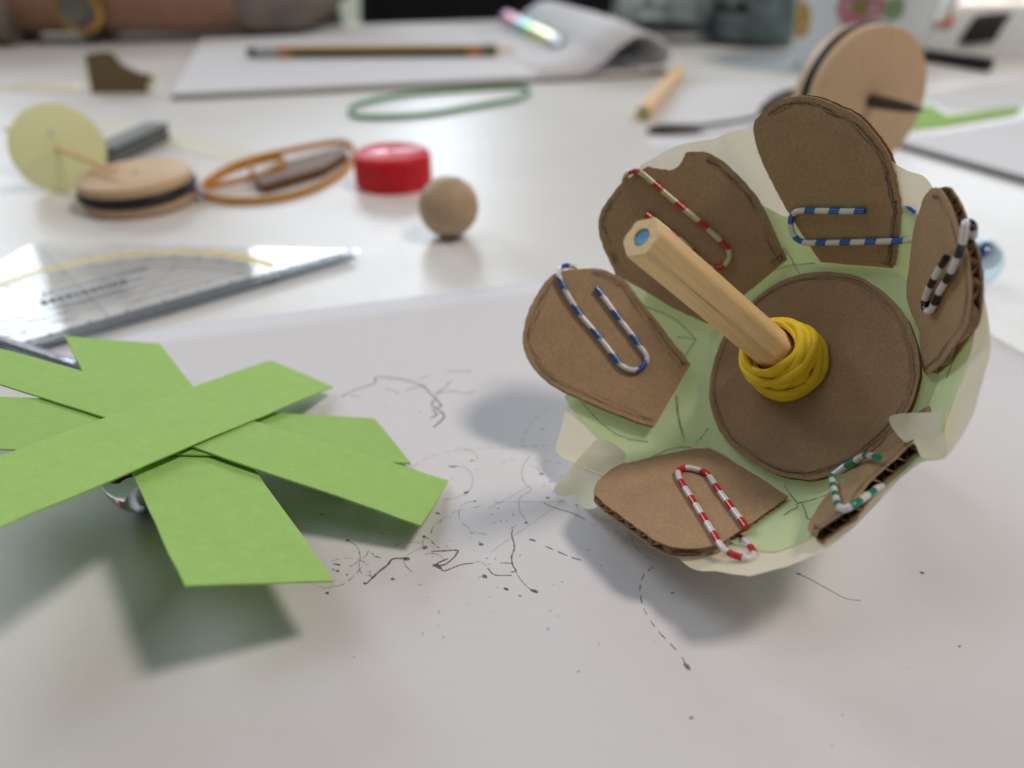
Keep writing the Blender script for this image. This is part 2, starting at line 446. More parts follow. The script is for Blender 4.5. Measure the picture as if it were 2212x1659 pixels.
CLIP={
 'left':[(-11.53, 26.09, 0.65), (-9.3, 23.25, 0.65), (-6.23, 19.66, 0.65), (-3.62, 16.47, 0.65), (-1.59, 14.2, 0.65), (-0.4, 12.78, 0.65), (0.78, 12.24, 0.65), (2.38, 12.74, 0.65), (3.46, 13.99, 0.65), (3.64, 15.7, 0.65), (3.06, 17.36, 0.65), (1.49, 19.26, 0.65), (-2.05, 23.71, 0.65), (-4.76, 27.48, 0.65), (-8.26, 31.26, 0.85), (-10.45, 33.14, 0.95), (-11.87, 34.17, 0.85), (-13.68, 34.39, -0.2), (-15.19, 33.71, -1.2), (-15.78, 32.62, -1.8), (-15.87, 31.14, -2.3), (-13.13, 27.77, -2.3), (-8.68, 22.69, -2.3), (-5.56, 19.04, -2.3), (-3.34, 17.2, -2.3)],
 'upleft':[(3.57, 27.41, 0.65), (3.43, 26.67, 0.65), (2.64, 22.23, 0.65), (1.79, 16.54, 0.65), (1.84, 12.51, 0.65), (1.17, 10.18, 0.65), (-0.03, 9.35, 0.65), (-1.56, 9.13, 0.65), (-2.84, 9.75, 0.65), (-3.51, 10.73, 0.65), (-3.62, 13.04, 0.65), (-3.23, 17.84, 0.65), (-2.65, 22.43, 0.65), (-2.05, 27.45, 0.65), (-1.58, 31.76, 0.65), (-1.29, 33.86, 0.65), (-0.56, 35.12, 0.2), (0.52, 35.87, -0.6), (1.79, 35.89, -1.4), (2.87, 35.08, -2.3), (3.53, 31.57, -2.3), (2.87, 25.53, -2.3), (1.77, 19.09, -2.3)],
 'top':[(-7.06, 11.29, 0.65), (-3.29, 11.55, 0.65), (0.9, 11.91, 0.65), (5.29, 12.21, 0.65), (6.75, 11.65, 0.65), (7.42, 10.38, 0.65), (7.56, 8.63, 0.65), (7.03, 7.13, 0.65), (5.8, 6.2, 0.65), (4.47, 5.94, 0.65), (0.34, 5.79, 0.65), (-5.29, 5.69, 0.65), (-10.61, 5.65, 0.65), (-14.18, 5.7, 0.65), (-15.77, 6.21, 0.8), (-16.64, 7.74, 0.8), (-16.22, 9.73, 0.5), (-14.57, 10.9, -0.2), (-12.9, 10.91, -1.2), (-10.62, 10.71, -2.3), (-8.55, 10.86, -2.3), (-1.76, 11.11, -2.3)],
 'right':[(-1.89, 20.93, 1.2), (-1.15, 17.01, 1.0), (-0.62, 12.62, 0.8), (-0.53, 9.33, 0.65), (-1.32, 8.07, 0.65), (-2.66, 8.69, 0.65), (-3.26, 10.45, 0.65), (-3.1, 14.47, 0.65), (-3.71, 18.72, 0.8), (-3.77, 22.43, 0.9), (-3.54, 25.94, 1.0), (-2.15, 27.95, 0.8), (-1.23, 27.5, 0.2), (-1.13, 27.2, -0.5), (-1.13, 26.2, -1.2), (-1.33, 24.3, -1.7)],
 'botleft':[(13.36, 14.35, 0.65), (11.22, 13.41, 0.65), (7.33, 11.81, 0.65), (2.83, 10.0, 0.65), (-1.45, 8.02, 0.65), (-3.46, 7.77, 0.65), (-5.27, 8.63, 0.65), (-6.24, 9.73, 0.65), (-6.0, 11.23, 0.65), (-4.84, 12.43, 0.65), (-2.73, 13.55, 0.65), (1.81, 15.6, 0.65), (6.42, 17.62, 0.65), (11.88, 20.11, 0.65), (15.03, 21.5, 0.65), (16.69, 21.68, 0.65), (18.6, 21.48, 1.0), (19.58, 20.52, 1.0), (19.3, 19.13, 0.8), (17.79, 17.75, 0.4), (14.95, 16.16, -0.3), (11.44, 13.49, -2.3), (5.54, 10.97, -2.3), (-0.24, 8.29, -2.3)],
 'botright':[(3.51, 13.33, 1.6), (2.42, 10.12, 1.4), (1.07, 6.68, 1.2), (-0.51, 5.68, 1.0), (-2.49, 4.86, 0.9), (-4.34, 4.99, 0.8), (-5.12, 5.42, 0.8), (-5.1, 8.4, 0.8), (-4.84, 13.82, 0.8), (-4.53, 19.45, 0.8), (-4.0, 21.72, 0.7), (-3.21, 22.24, 0.5), (-1.91, 21.18, 0.1), (-0.29, 17.73, -0.9), (0.76, 15.22, -1.6), (1.36, 13.72, -2.1), (1.76, 8.22, -2.1)],
}
VP=[(-55, 20.3, 51), (-123, 21.2, 50), (12, 21.8, 52)]
BOWL_LINES=[
 [(-37.01, 16.87, 14.61), (-36.93, 16.17, 14.21), (-36.85, 15.47, 13.81), (-36.85, 14.93, 13.23), (-36.76, 14.24, 12.83), (-36.73, 13.8, 12.33), (-36.62, 13.2, 12.02), (-36.58, 12.76, 11.53), (-36.47, 12.16, 11.22), (-36.31, 11.63, 10.54), (-36.07, 10.93, 10.06), (-35.92, 10.4, 9.38), (-35.68, 9.71, 8.9), (-35.36, 9.35, 8.33), (-35.04, 8.99, 7.75), (-34.72, 8.64, 7.18), (-34.32, 8.13, 6.8), (-33.77, 7.8, 6.11), (-33.22, 7.46, 5.43), (-32.67, 7.13, 4.74), (-32.12, 6.79, 4.06)],
 [(-23.07, 13.46, 1.54), (-23.47, 12.77, 1.43), (-23.86, 12.08, 1.32), (-24.26, 11.39, 1.21), (-24.65, 10.71, 1.09), (-25.01, 10.19, 0.75), (-25.3, 9.53, 0.6), (-25.59, 8.86, 0.46), (-25.88, 8.2, 0.31), (-26.16, 7.38, -0.02), (-26.43, 6.55, -0.34), (-26.77, 5.88, -0.87), (-27.05, 5.06, -1.19)],
 [(-21.62, 4.65, -1.67), (-22.07, 4.44, -1.62), (-22.58, 4.38, -1.79), (-23.03, 4.18, -1.74), (-23.48, 3.97, -1.7), (-23.97, 3.78, -1.61), (-24.52, 3.73, -1.73), (-25.01, 3.54, -1.65), (-25.56, 3.49, -1.77)],
 [(-32.27, 2.24, 5.59), (-31.71, 2.57, 4.82), (-31.21, 3.05, 3.85), (-30.63, 3.39, 3.08), (-30.12, 3.87, 2.11), (-29.63, 3.94, 1.5), (-29.13, 4.01, 0.88), (-28.63, 4.07, 0.27), (-28.13, 4.14, -0.35), (-27.72, 3.85, -0.51), (-27.37, 3.71, -0.87), (-27.02, 3.57, -1.23), (-26.67, 3.42, -1.59)],
 [(-17.06, 30.82, 9.15), (-16.69, 30.46, 8.54), (-16.32, 30.09, 7.93), (-15.91, 29.55, 7.49), (-15.54, 29.18, 6.88), (-15.25, 28.73, 6.23), (-14.96, 28.28, 5.57), (-14.63, 27.65, 5.1), (-14.34, 27.2, 4.44), (-14.21, 26.48, 3.98), (-14.13, 25.93, 3.34), (-14.0, 25.21, 2.89), (-13.92, 24.66, 2.25), (-13.88, 24.03, 1.95), (-13.85, 23.41, 1.65), (-13.85, 22.95, 1.17), (-13.82, 22.33, 0.87)],
 [(-13.82, 22.33, 0.87), (-14.7, 21.7, 1.12), (-15.59, 21.08, 1.36), (-16.47, 20.45, 1.61), (-17.35, 19.83, 1.85), (-18.0, 19.61, 2.0), (-18.61, 19.23, 2.34), (-19.26, 19.02, 2.5), (-19.86, 18.64, 2.84)],
 [(-16.32, 23.85, 3.6), (-15.95, 23.69, 3.2), (-15.58, 23.53, 2.8), (-15.21, 23.36, 2.41), (-14.84, 23.2, 2.01), (-14.6, 23.02, 1.68), (-14.35, 22.85, 1.35), (-14.11, 22.67, 1.01), (-13.82, 22.33, 0.87)],
 [(-23.12, 13.21, 1.7), (-23.62, 12.31, 1.42), (-24.12, 11.41, 1.14), (-24.62, 10.51, 0.86), (-25.12, 9.61, 0.58), (-25.42, 8.87, 0.36), (-25.72, 8.12, 0.14), (-26.02, 7.39, -0.09), (-26.39, 6.79, -0.51)],
 [(10.94, 25.58, 1.64), (10.87, 25.14, 1.19), (10.81, 24.51, 0.95), (10.75, 24.06, 0.51), (10.68, 23.62, 0.07), (10.6, 23.38, -0.14), (10.52, 23.14, -0.35), (10.44, 22.9, -0.56), (10.35, 22.83, -0.98)],
 [(6.85, 24.37, -0.42), (7.57, 24.15, -0.69), (8.3, 23.75, -0.76), (9.02, 23.52, -1.03), (9.74, 23.12, -1.09), (10.66, 22.21, -1.04), (11.57, 21.3, -0.97), (12.47, 20.39, -0.9), (13.36, 19.48, -0.81)],
 [(10.35, 22.83, -0.98), (10.23, 22.4, -1.37), (10.11, 21.97, -1.76), (10.02, 21.2, -1.75), (9.92, 20.43, -1.73)],
 [(21.08, -16.32, 4.79), (20.75, -16.47, 4.43), (20.42, -16.62, 4.07), (20.09, -16.77, 3.71), (19.76, -16.78, 3.1), (19.1, -16.79, 2.29), (18.42, -17.09, 1.98), (17.74, -17.52, 1.91), (17.06, -17.96, 1.84)],
 [(-14.82, -14.92, -1.79), (-14.79, -15.57, -1.72), (-14.75, -16.22, -1.65), (-14.77, -16.74, -1.81), (-14.68, -17.51, -1.5), (-14.42, -18.45, -0.69), (-14.21, -19.26, -0.1), (-13.95, -20.2, 0.72), (-13.74, -21.0, 1.31)],
 [(-15.89, -23.21, 4.95), (-15.62, -23.03, 4.59), (-15.36, -22.85, 4.24), (-15.1, -22.67, 3.88), (-14.83, -22.49, 3.53), (-14.61, -22.48, 3.4), (-14.38, -22.47, 3.27), (-14.15, -22.47, 3.14), (-13.92, -22.46, 3.01), (-13.92, -22.13, 2.58), (-13.87, -21.91, 2.39), (-13.82, -21.69, 2.2), (-13.82, -21.35, 1.77)],
 [(-13.21, -21.01, 0.98), (-13.1, -21.77, 1.69), (-13.0, -22.53, 2.39), (-12.89, -23.29, 3.1), (-12.78, -24.03, 3.81), (-12.76, -24.65, 4.33), (-12.68, -25.38, 5.08), (-12.65, -25.99, 5.59), (-12.57, -26.71, 6.35), (-12.45, -26.9, 6.47), (-12.32, -27.08, 6.6), (-12.26, -27.15, 6.48), (-12.13, -27.33, 6.61)],
 [(-13.74, -21.0, 1.31), (-13.15, -21.18, 1.16), (-12.56, -21.36, 1.02), (-12.03, -21.42, 0.64), (-11.44, -21.6, 0.49), (-10.91, -21.62, 0.17), (-10.38, -21.63, -0.16), (-9.71, -22.01, 0.22), (-9.04, -22.39, 0.61)],
]
FLAP2=[(-49.64, 2.36, 15.96), (-48.95, 0.97, 15.24), (-46.37, -0.53, 14.61), (-44.96, -4.97, 15.61), (-41.11, -7.82, 17.46), (-40.16, -5.65, 18.83), (-37.61, -1.34, 15.0), (-35.09, -0.16, 12.67), (-33.88, 1.43, 12.89), (-35.14, 4.83, 14.58), (-36.95, 6.27, 15.3), (-41.92, 5.13, 15.87), (-45.61, 4.15, 15.73), (-48.63, 2.87, 16.49)]
FLAP3=[(7.07, -20.91, 7.34), (8.5, -20.98, 6.41), (9.84, -21.34, 5.23), (12.94, -23.25, 4.51), (14.75, -22.52, 4.23), (15.26, -25.71, 5.25), (14.13, -28.55, 7.61), (12.23, -30.68, 9.6), (10.66, -31.95, 10.75), (9.21, -33.1, 11.95), (8.0, -31.81, 10.88), (7.24, -30.31, 9.78), (7.54, -27.36, 8.03), (6.43, -25.21, 6.25), (6.36, -22.06, 6.51)]

# ================================================================== the setting
SL = 0.262                                         # the far table edge runs slightly away to the right
edge_l, edge_r = Vector((-900, 812 - 700 * SL, 0)), Vector((1300, 812 + 1500 * SL, 0))
tb = mesh('table_top', [(-900, -420, 0), (1300, -420, 0), edge_r, edge_l] + [(-900, -420, -24), (1300, -420, -24), (edge_r.x, edge_r.y, -24), (edge_l.x, edge_l.y, -24)],
          [(0, 1, 2, 3), (7, 6, 5, 4), (0, 4, 5, 1), (1, 5, 6, 2), (2, 6, 7, 3), (3, 7, 4, 0)], M_TABLE)
fixn(tb); bevel(tb, 2, 3)
tag(tb, 'white laminate table top under all the craft things', None, None, 'structure')
M_FLOOR = plain('floor_linoleum', (.62, .64, .52), .5, .1, .01)
fl = mesh('floor', [(-6000, -2000, -740), (6000, -2000, -740), (6000, 6000, -740), (-6000, 6000, -740)], [(0, 1, 2, 3)], M_FLOOR)
tag(fl, kind='structure')
M_WALL = plain('wall_paint', (.80, .82, .70), .7, .05, .004)
wl = mesh('wall', *(lambda v, f: ([p + Vector((0, 2900, -740)) for p in v], f))(*box_pts(7000, 60, 1050)), M_WALL)
tag(wl, kind='structure')

# drawing sheet lying on the table, with everything the tops have scribbled on it
SH_C = at(1790, 520, 0); SH_C = Vector((108, 258, 0))
su, sv = Vector((-.9553, -.2957, 0)), Vector((.2957, -.9553, 0))
SHZ = 0.35
NX, NY = 42, 30
V, F = [], []
for j in range(NY + 1):
    for i in range(NX + 1):
        p = SH_C + su * (420 * i / NX) + sv * (297 * j / NY)
        V.append(Vector((p.x, p.y, SHZ)))
for j in range(NY):
    for i in range(NX):
        a = j * (NX + 1) + i
        F.append((a, a + 1, a + NX + 2, a + NX + 1))
sheet = fixn(mesh('drawing_sheet', V, F, M_SHEET, None, True, None, SH_C))
sm = sheet.modifiers.new('thickness', 'SOLIDIFY'); sm.thickness = .2 * MM; sm.offset = -1
tag(sheet, 'large white drawing sheet covered in spinning ink traces beneath the tops', 'paper')

def k8(p): return ((800 + p[0] / 2.074) * .8640625, (900 + p[1] / 2.074) * .8640625)
def k6(p): return ((800 + p[0] / 3.16) * .8640625, (880 + p[1] / 3.16) * .8640625)
def k7(p): return ((700 + p[0] / 3.16) * .8640625, (1150 + p[1] / 3.16) * .8640625)
def k9(p): return ((1500 + p[0] / 2.0868) * .8640625, (1300 + p[1] / 2.0868) * .8640625)
INK = {'ink': ([], []), 'thin': ([], []), 'pencil': ([], []), 'blue': ([], [])}
def put(which, vf):
    V, F = INK[which]; b = len(V)
    V += vf[0]; F += [tuple(i + b for i in f) for f in vf[1]]
def stroke(conv, pts, w=.3, which='thin', dash=None, n=10):
    P = [at(*conv(p), SHZ + .05) for p in pts]
    P = catmull(P, n)
    P = [p + Vector((noise.noise(p * .35) * .12, noise.noise(p * .35 + Vector((9, 0, 0))) * .12, 0)) for p in P]
    put(which, ribbon(P, w * .66, dash, .7))
def dot(conv, p, r=.35, which='ink', el=1.5, ang=0.):
    c = at(*conv(p), SHZ + .06); V = []
    for k in range(12):
        a = 2 * math.pi * k / 12; q = r * .66 * (1 + .35 * (random.random() - .5))
        x, y = q * el * math.cos(a), q * math.sin(a)
        V.append(c + Vector((x * math.cos(ang) - y * math.sin(ang), x * math.sin(ang) + y * math.cos(ang), 0)))
    put(which, (V, [tuple(range(12))]))
# pencil squiggles
stroke(k6, [(165, 355), (290, 295), (420, 250), (440, 225), (430, 205), (470, 198), (560, 205), (650, 215), (740, 240), (810, 270), (870, 325), (920, 375), (958, 430), (900, 440), (885, 410), (905, 370)], .55, 'pencil')
stroke(k6, [(885, 455), (920, 495), (875, 520)], .6, 'pencil')
stroke(k6, [(905, 435), (950, 470), (980, 505), (950, 550), (895, 595)], .65, 'pencil')
for s in ([(1000, 152), (1090, 150), (1195, 152)], [(905, 360), (960, 300), (990, 275), (1020, 240), (1040, 228)], [(900, 320), (1060, 308), (1130, 330), (1220, 312)], [(510, 292), (570, 300), (625, 330)], [(690, 300), (790, 270), (850, 255)], [(240, 348), (320, 350)], [(780, 220), (860, 180)]):
    stroke(k6, s, .35, 'pencil')
# dashed circles and arcs
D1 = (1.5, .9)
stroke(k6, [(705, 950), (770, 880), (850, 835), (960, 800), (1090, 778), (1200, 768), (1330, 757), (1500, 748), (1700, 740), (1940, 728)], .24, 'thin', D1)
stroke(k6, [(1070, 757), (1160, 770), (1225, 800), (1245, 840), (1235, 850)], .22)
stroke(k6, [(1600, 720), (1615, 650), (1680, 550), (1780, 465), (1960, 390)], .2, 'thin', (2, 1.4))
stroke(k6, [(1430, 885), (1460, 865), (1540, 850), (1640, 850), (1760, 860), (1860, 872), (1950, 900)], .22, 'thin', D1)
stroke(k8, [(1095, 492), (1055, 545), (1048, 600), (1065, 645), (1098, 672), (1045, 705), (1030, 745), (1040, 790), (1055, 810), (1072, 845)], .26)
stroke(k8, [(1085, 545), (1120, 555), (1145, 590)], .2)
stroke(k8, [(690, 552), (745, 555), (785, 590), (792, 640), (760, 690), (700, 715), (640, 725)], .24)
stroke(k8, [(870, 770), (960, 725), (1090, 650)], .2)
stroke(k8, [(865, 905), (800, 890), (740, 845), (720, 800), (735, 755), (775, 735), (805, 732)], .22, 'thin', (3, .6))
stroke(k8, [(580, 900), (585, 870), (640, 820), (720, 780), (850, 755)], .24, 'thin', (2.4, 1.2))
stroke(k8, [(900, 742), (1000, 736), (1150, 735), (1270, 733)], .22)
stroke(k8, [(1160, 740), (1230, 770), (1310, 795), (1375, 825)], .34, 'ink')
stroke(k8, [(890, 995), (960, 940), (1050, 880), (1180, 790), (1270, 715)], .16)
stroke(k8, [(1400, 850), (1460, 870), (1540, 888), (1610, 890)], .22, 'thin', D1)
stroke(k8, [(1610, 900), (1630, 960), (1680, 1010), (1760, 1045), (1850, 1040)], .22, 'thin', (2.2, .8))
stroke(k8, [(1725, 1070), (1680, 1115), (1658, 1190), (1680, 1290), (1740, 1390), (1810, 1465), (1870, 1530), (1900, 1590)], .30, 'ink', (1.6, 1.1))
stroke(k8, [(1170, 965), (1240, 995), (1310, 1025), (1365, 1040)], .36, 'ink', (1.8, .9))
stroke(k8, [(1000, 880), (995, 910), (1008, 970), (995, 1015), (995, 1060), (1015, 1090), (990, 1100)], .40, 'ink')
stroke(k8, [(935, 1052), (1000, 1055)], .35, 'ink')
stroke(k8, [(870, 1078), (900, 1110), (950, 1117), (995, 1115)], .36, 'ink')
stroke(k8, [(1015, 1090), (1040, 1140), (1080, 1180), (1125, 1203)], .30)
# the dense scribbles by the green star
stroke(k7, [(660, 970), (690, 972), (770, 890), (850, 830), (885, 785), (940, 775), (1000, 782)], .62, 'ink')
stroke(k7, [(975, 790), (1000, 840), (1045, 885)], .30)
stroke(k7, [(1195, 722), (1290, 716), (1400, 713), (1385, 750), (1350, 790), (1290, 830), (1210, 828), (1270, 855), (1240, 820), (1330, 776)], .55, 'ink')
stroke(k7, [(1260, 830), (1280, 865), (1305, 873), (1370, 850), (1450, 822), (1525, 815)], .42, 'ink')
stroke(k7, [(1525, 812), (1580, 800), (1630, 830), (1665, 822)], .2)
stroke(k7, [(545, 640), (600, 680), (630, 730), (635, 790), (620, 850), (650, 900)], .28)
stroke(k7, [(400, 800), (470, 780), (560, 775), (640, 795), (700, 830)], .24, 'thin', (1.6, .8))
stroke(k7, [(545, 845), (620, 800), (680, 760), (705, 715), (740, 750)], .30, 'thin', (2.4, .5))
stroke(k7, [(335, 1015), (420, 1005), (500, 980), (560, 940), (600, 900), (640, 850)], .32, 'thin', (1.6, .7))
stroke(k7, [(680, 910), (710, 905), (715, 875), (690, 885)], .22)
stroke(k7, [(905, 685), (960, 655), (1040, 650), (1120, 655), (1140, 620)], .24, 'thin', (2.2, .7))
stroke(k7, [(1000, 755), (1080, 710), (1130, 680), (1120, 640)], .22)
stroke(k7, [(1135, 605), (1180, 625), (1230, 670), (1262, 695)], .34, 'ink', (1.3, .6))
stroke(k7, [(1145, 750), (1170, 735), (1250, 745), (1290, 770)], .25)
stroke(k7, [(1190, 580), (1210, 530), (1260, 490), (1350, 450)], .22, 'thin', (1.8, 1.))
stroke(k7, [(270, 945), (275, 990), (330, 1000), (440, 990)], .18, 'thin', (1.2, .9))
stroke(k7, [(740, 760), (830, 780)], .34, 'ink', (1.5, .7))
stroke(k7, [(420, 818), (475, 826)], .5, 'ink')
stroke(k9, [(1030, 277), (1100, 310), (1190, 360), (1260, 398), (1310, 415), (1360, 420)], .24, 'ink')
for c, p, r, el, an in ((k7, (535, 635), .5, 1.2, 0), (k7, (1000, 780), .75, 1.2, 0), (k7, (1138, 605), .5, 1, 0), (k7, (1145, 692), .65, 1.1, .7), (k7, (1590, 665), .55, 1.2, 0), (k7, (375, 1050), .45, 1.1, 0), (k7, (892, 940), .45, 1.3, 0), (k7, (1615, 918), .6, 1.4, -.6), (k7, (1785, 1017), .4, 1.8, -.5), (k7, (2010, 1035), .55, 2, -.4),
                    (k7, (455, 875), .4, 1.4, 0), (k7, (530, 905), .3, 1, 0), (k7, (330, 428), .35, 1.6, .5), (k7, (1245, 420), .42, 2, -.3), (k7, (1995, 632), .42, 2.4, -.3), (k7, (2115, 297), .45, 1.2, 0), (k7, (2065, 110), .42, 2.2, 0), (k7, (1365, 50), .48, 3, 0), (k7, (1470, 255), .55, 1.6, .5), (k7, (1945, 495), .45, 1.2, .6),
                    (k7, (1635, 775), .25, 1, 0), (k7, (1540, 325), .35, 1.2, 0), (k6, (1200, 855), .42, 1.4, 0), (k6, (1755, 612), .3, 2.6, 0), (k8, (1828, 1208), .4, 1.1, 0), (k8, (1905, 1590), .6, 1.8, -1.1), (k8, (1330, 752), .35, 1, 0), (k8, (965, 1187), .3, 1.6, -.4), (k8, (1037, 1222), .25, 1.6, -.4),
                    (k9, (1680, 275), .5, 1.2, 0), (k9, (475, 1032), .4, 1.2, .8), (k9, (1875, 658), .28, 1.6, .4), (k9, (1035, 280), .35, 2, -.3)):
    dot(c, p, r, 'ink', el, an)
for _ in range(70):
    px = random.gauss(1020, 190); py = random.gauss(1160, 130)
    dot(lambda p: p, (px, py), .12 + .22 * random.random(), 'blue', 1 + 2 * random.random(), random.random() * 3)
for _ in range(24):
    px = random.uniform(600, 2200); py = random.uniform(1050, 1640)
    dot(lambda p: p, (px, py), .06 + .12 * random.random(), 'thin', 1 + random.random(), random.random() * 3)
for nm, k, mt in (('ink_trace', 'ink', M_INK), ('dashed_trace', 'thin', M_INKTHIN), ('pencil_squiggle', 'pencil', M_GRAPH), ('blue_speckle', 'blue', M_INKBLUE)):
    mesh(nm, INK[k][0], INK[k][1], mt, sheet, False, None, SH_C)['kind'] = 'stuff'

# ================================================================== the flower-shaped spinning top
TM = Matrix((TOP_EX, TOP_EY, TOP_N)).transposed()
TOPM = Matrix.Translation(Vector(TOP_O) * MM) @ TM.to_4x4()
top = thing('flower_spinning_top', 'spinning top like a flower: cardboard petals round a pencil axle, leaning on its rim', 'spinning top', mat4=TOPM)

def pframe(k):
    ph, r, al = PL[k]; ph, al = R(ph), R(al)
    rad = Vector((math.cos(ph), math.sin(ph), 0)); tan = Vector((-math.sin(ph), math.cos(ph), 0)); N = Vector((0, 0, 1))
    up = rad * math.cos(al) + N * math.sin(al); nn = N * math.cos(al) - rad * math.sin(al)
    # x axis flipped so that the frame is right-handed
    m = Matrix((tan * -1, up, nn)).transposed().to_4x4()
    return Matrix.Translation(rad * r * MM) @ m
def scan(outline, x):
    ys = []
    n = len(outline)
    for i in range(n):
        (x0, y0), (x1, y1) = outline[i], outline[(i + 1) % n]
        if (x0 <= x < x1) or (x1 <= x < x0): ys.append(y0 + (y1 - y0) * (x - x0) / (x1 - x0))
    ys.sort()
    return [(ys[i], ys[i + 1]) for i in range(0, len(ys) - 1, 2)]
def fluting(outline, ang, th, pitch, parent):
    ca, sa = math.cos(ang), math.sin(ang)
    O2 = [(x * ca + y * sa, -x * sa + y * ca) for x, y in outline]
    xs = [p[0] for p in O2]; x = min(xs) + .1; V, F = [], []; prev = None
    while x < max(xs) - .1:
        z = -th / 2 + (th / 2 - .27) * math.sin(2 * math.pi * x / pitch)
        cur = []
        for a, b in scan(O2, x):
            if b - a < .6: continue
            i = len(V)
            j0, j1 = .1 + .12 * random.random(), .1 + .12 * random.random()
            for y in (a + j0, b - j1): V.append(Vector((x * ca - y * sa, x * sa + y * ca, z)))
            cur.append(i)
        if prev and cur:
            for a, b in zip(prev, cur): F.append((a, a + 1, b + 1, b))
        prev = cur; x += pitch / 8
    o = mesh('fluting', V, F, M_FLUTE, parent, True)
    return o
def inset(outline, d):
    n = len(outline); out = []
    area2 = sum(outline[i][0] * outline[(i + 1) % n][1] - outline[(i + 1) % n][0] * outline[i][1] for i in range(n))
    sg = 1 if area2 > 0 else -1
    for i in range(n):
        a = Vector(outline[i - 1]); b = Vector(outline[(i + 1) % n]); t = (b - a)
        if t.length < 1e-6: t = Vector((1, 0))
        t.normalize()
        dd = d(i / n) if callable(d) else d
        out.append((outline[i][0] - sg * t.y * dd, outline[i][1] + sg * t.x * dd))
    return out
def cardboard(name, outline, parent, M4, mat, ang=0., th=1.5, pitch=2.1, lines=((0, 1),), seed=0):
    rnd = random.Random(seed)
    ol = smooth_outline(outline, 5)
    ol = [(x + noise.noise(Vector((x * .9, y * .9, seed))) * .16, y + noise.noise(Vector((x * .9, y * .9, seed + 7))) * .16) for x, y in ol]
    n = len(ol)
    V, F = [], []
    for z0, z1, ins in ((-.24, 0, 0), (-th, -th + .24, .05)):
        q = inset(ol, ins) if ins else ol
        b = len(V)
        V += [Vector((x, y, z0)) for x, y in q] + [Vector((x, y, z1)) for x, y in q]
        F += [tuple(b + i for i in range(n))[::-1], tuple(b + n + i for i in range(n))] + [(b + i, b + (i + 1) % n, b + n + (i + 1) % n, b + n + i) for i in range(n)]
    o = fixn(mesh(name, V, F, mat, parent)); o.matrix_basis = M4
    fluting(ol, ang, th, pitch, o)
    # hand drawn pencil outline left near the cut edge
    L2 = {0: ([], []), 1: ([], [])}
    for a, b in lines:
        for rep in range(3):
            s = rnd.random() * 50; broad = rep == 0
            base = (1.0 if broad else .5 + .45 * rep) + rnd.random() * .3
            ins = inset(ol, lambda t: base + (.9 if not broad else .5) * noise.noise(Vector((t * 7, s, 0))) + .25 * noise.noise(Vector((t * 40, s, 1))))
            i0, i1 = int(a * n), int(b * n)
            pts = [Vector((*ins[i % n], .025 + .012 * rep)) for i in range(i0, i1 + 1)]
            if len(pts) < 3: continue
            if broad: wf = lambda t: max(.02, .75 + 1.3 * noise.noise(Vector((t * 8, s + 3, 0))))
            else: wf = lambda t: max(.0, .16 + .55 * noise.noise(Vector((t * 11, s + 3, 0))))
            v, f = ribbon(pts, wf, None, .3)
            LV, LF = L2[0 if broad else 1]; b0 = len(LV); LV += v; LF += [tuple(i + b0 for i in q) for q in f]
    if L2[1][1]: mesh('pencil_outline', L2[1][0], L2[1][1], M_SMUDGE, o)['kind'] = 'stuff'
    if L2[0][1]: mesh('pencil_smear', L2[0][0], L2[0][1], M_SMEAR, o)['kind'] = 'stuff'
    return o
flip = lambda pts: [(-p[0], *p[1:]) for p in pts]
PM = {k: pframe(k) for k in PET}
FANG = {'left': R(12), 'upleft': R(-20), 'top': R(25), 'right': R(8), 'botleft': R(-35), 'botright': R(5)}
LINES = {'left': ((.1, .42), (.46, .98)), 'upleft': ((.36, .6), (.82, .99)), 'top': ((.05, .68),), 'right': ((.0, .5),), 'botleft': ((.0, .02),), 'botright': ((.05, .55),)}
PLAB = {'botleft': 'sunlit lower left petal', 'upleft': 'petal with a bite torn from its tip'}
for i, k in enumerate(PET):
    p = cardboard('petal', flip(PET[k]), top, PM[k], M_CARD, FANG[k], {'botleft': 1.9, 'botright': 2.0, 'right': 1.8}.get(k, 1.5), 2.3, LINES[k], 10 + i)
    if k in PLAB: p['label'] = PLAB[k]
cardboard('centre_disc', DISC, top, Matrix.Translation((0, 0, 0)), M_CARD2, .6, 1.4, 2.0, ((0, .999),), 3)

# pale green folded paper cup, and the masking tape wrapped outside it
ALLP = list(PL.values()) + VP
def rho(phi, z, off):
    v = []
    for ph, r, al in ALLP:
        cd = math.cos(phi - R(ph))
        if cd > .25: v.append((r + off / math.sin(R(al)) + z / math.tan(R(al))) / cd)
    m = min(v); k = 1.6
    return m - k * .35 * math.log(sum(math.exp(-(q - m) / (k * .35)) for q in v))
def rim(tab):
    T = sorted(tab); T = [(T[-1][0] - 360, T[-1][1])] + T + [(T[0][0] + 360, T[0][1])]
    def f(d):
        while d > 180: d -= 360
        while d < -180: d += 360
        for (a, x), (b, y) in zip(T, T[1:]):
            if a <= d <= b: return x + (y - x) * ((d - a) / (b - a) if b > a else 0)
        return T[0][1]
    return f
GRIM = rim([(180, 9), (173, 9), (167, 10.1), (163, 12.3), (158, 15.5), (154, 17.2), (140, 17), (115, 13.8), (112, 10.5), (100, 9), (68, 8.4), (62, 6.2), (40, 7), (16, 8.7), (10, 8.1), (-10, 9), (-37, 11), (-43, 7.6), (-54, 6.4), (-70, 8), (-100, 9), (-110, 11), (-118, 15), (-130, 13), (-150, 9)])
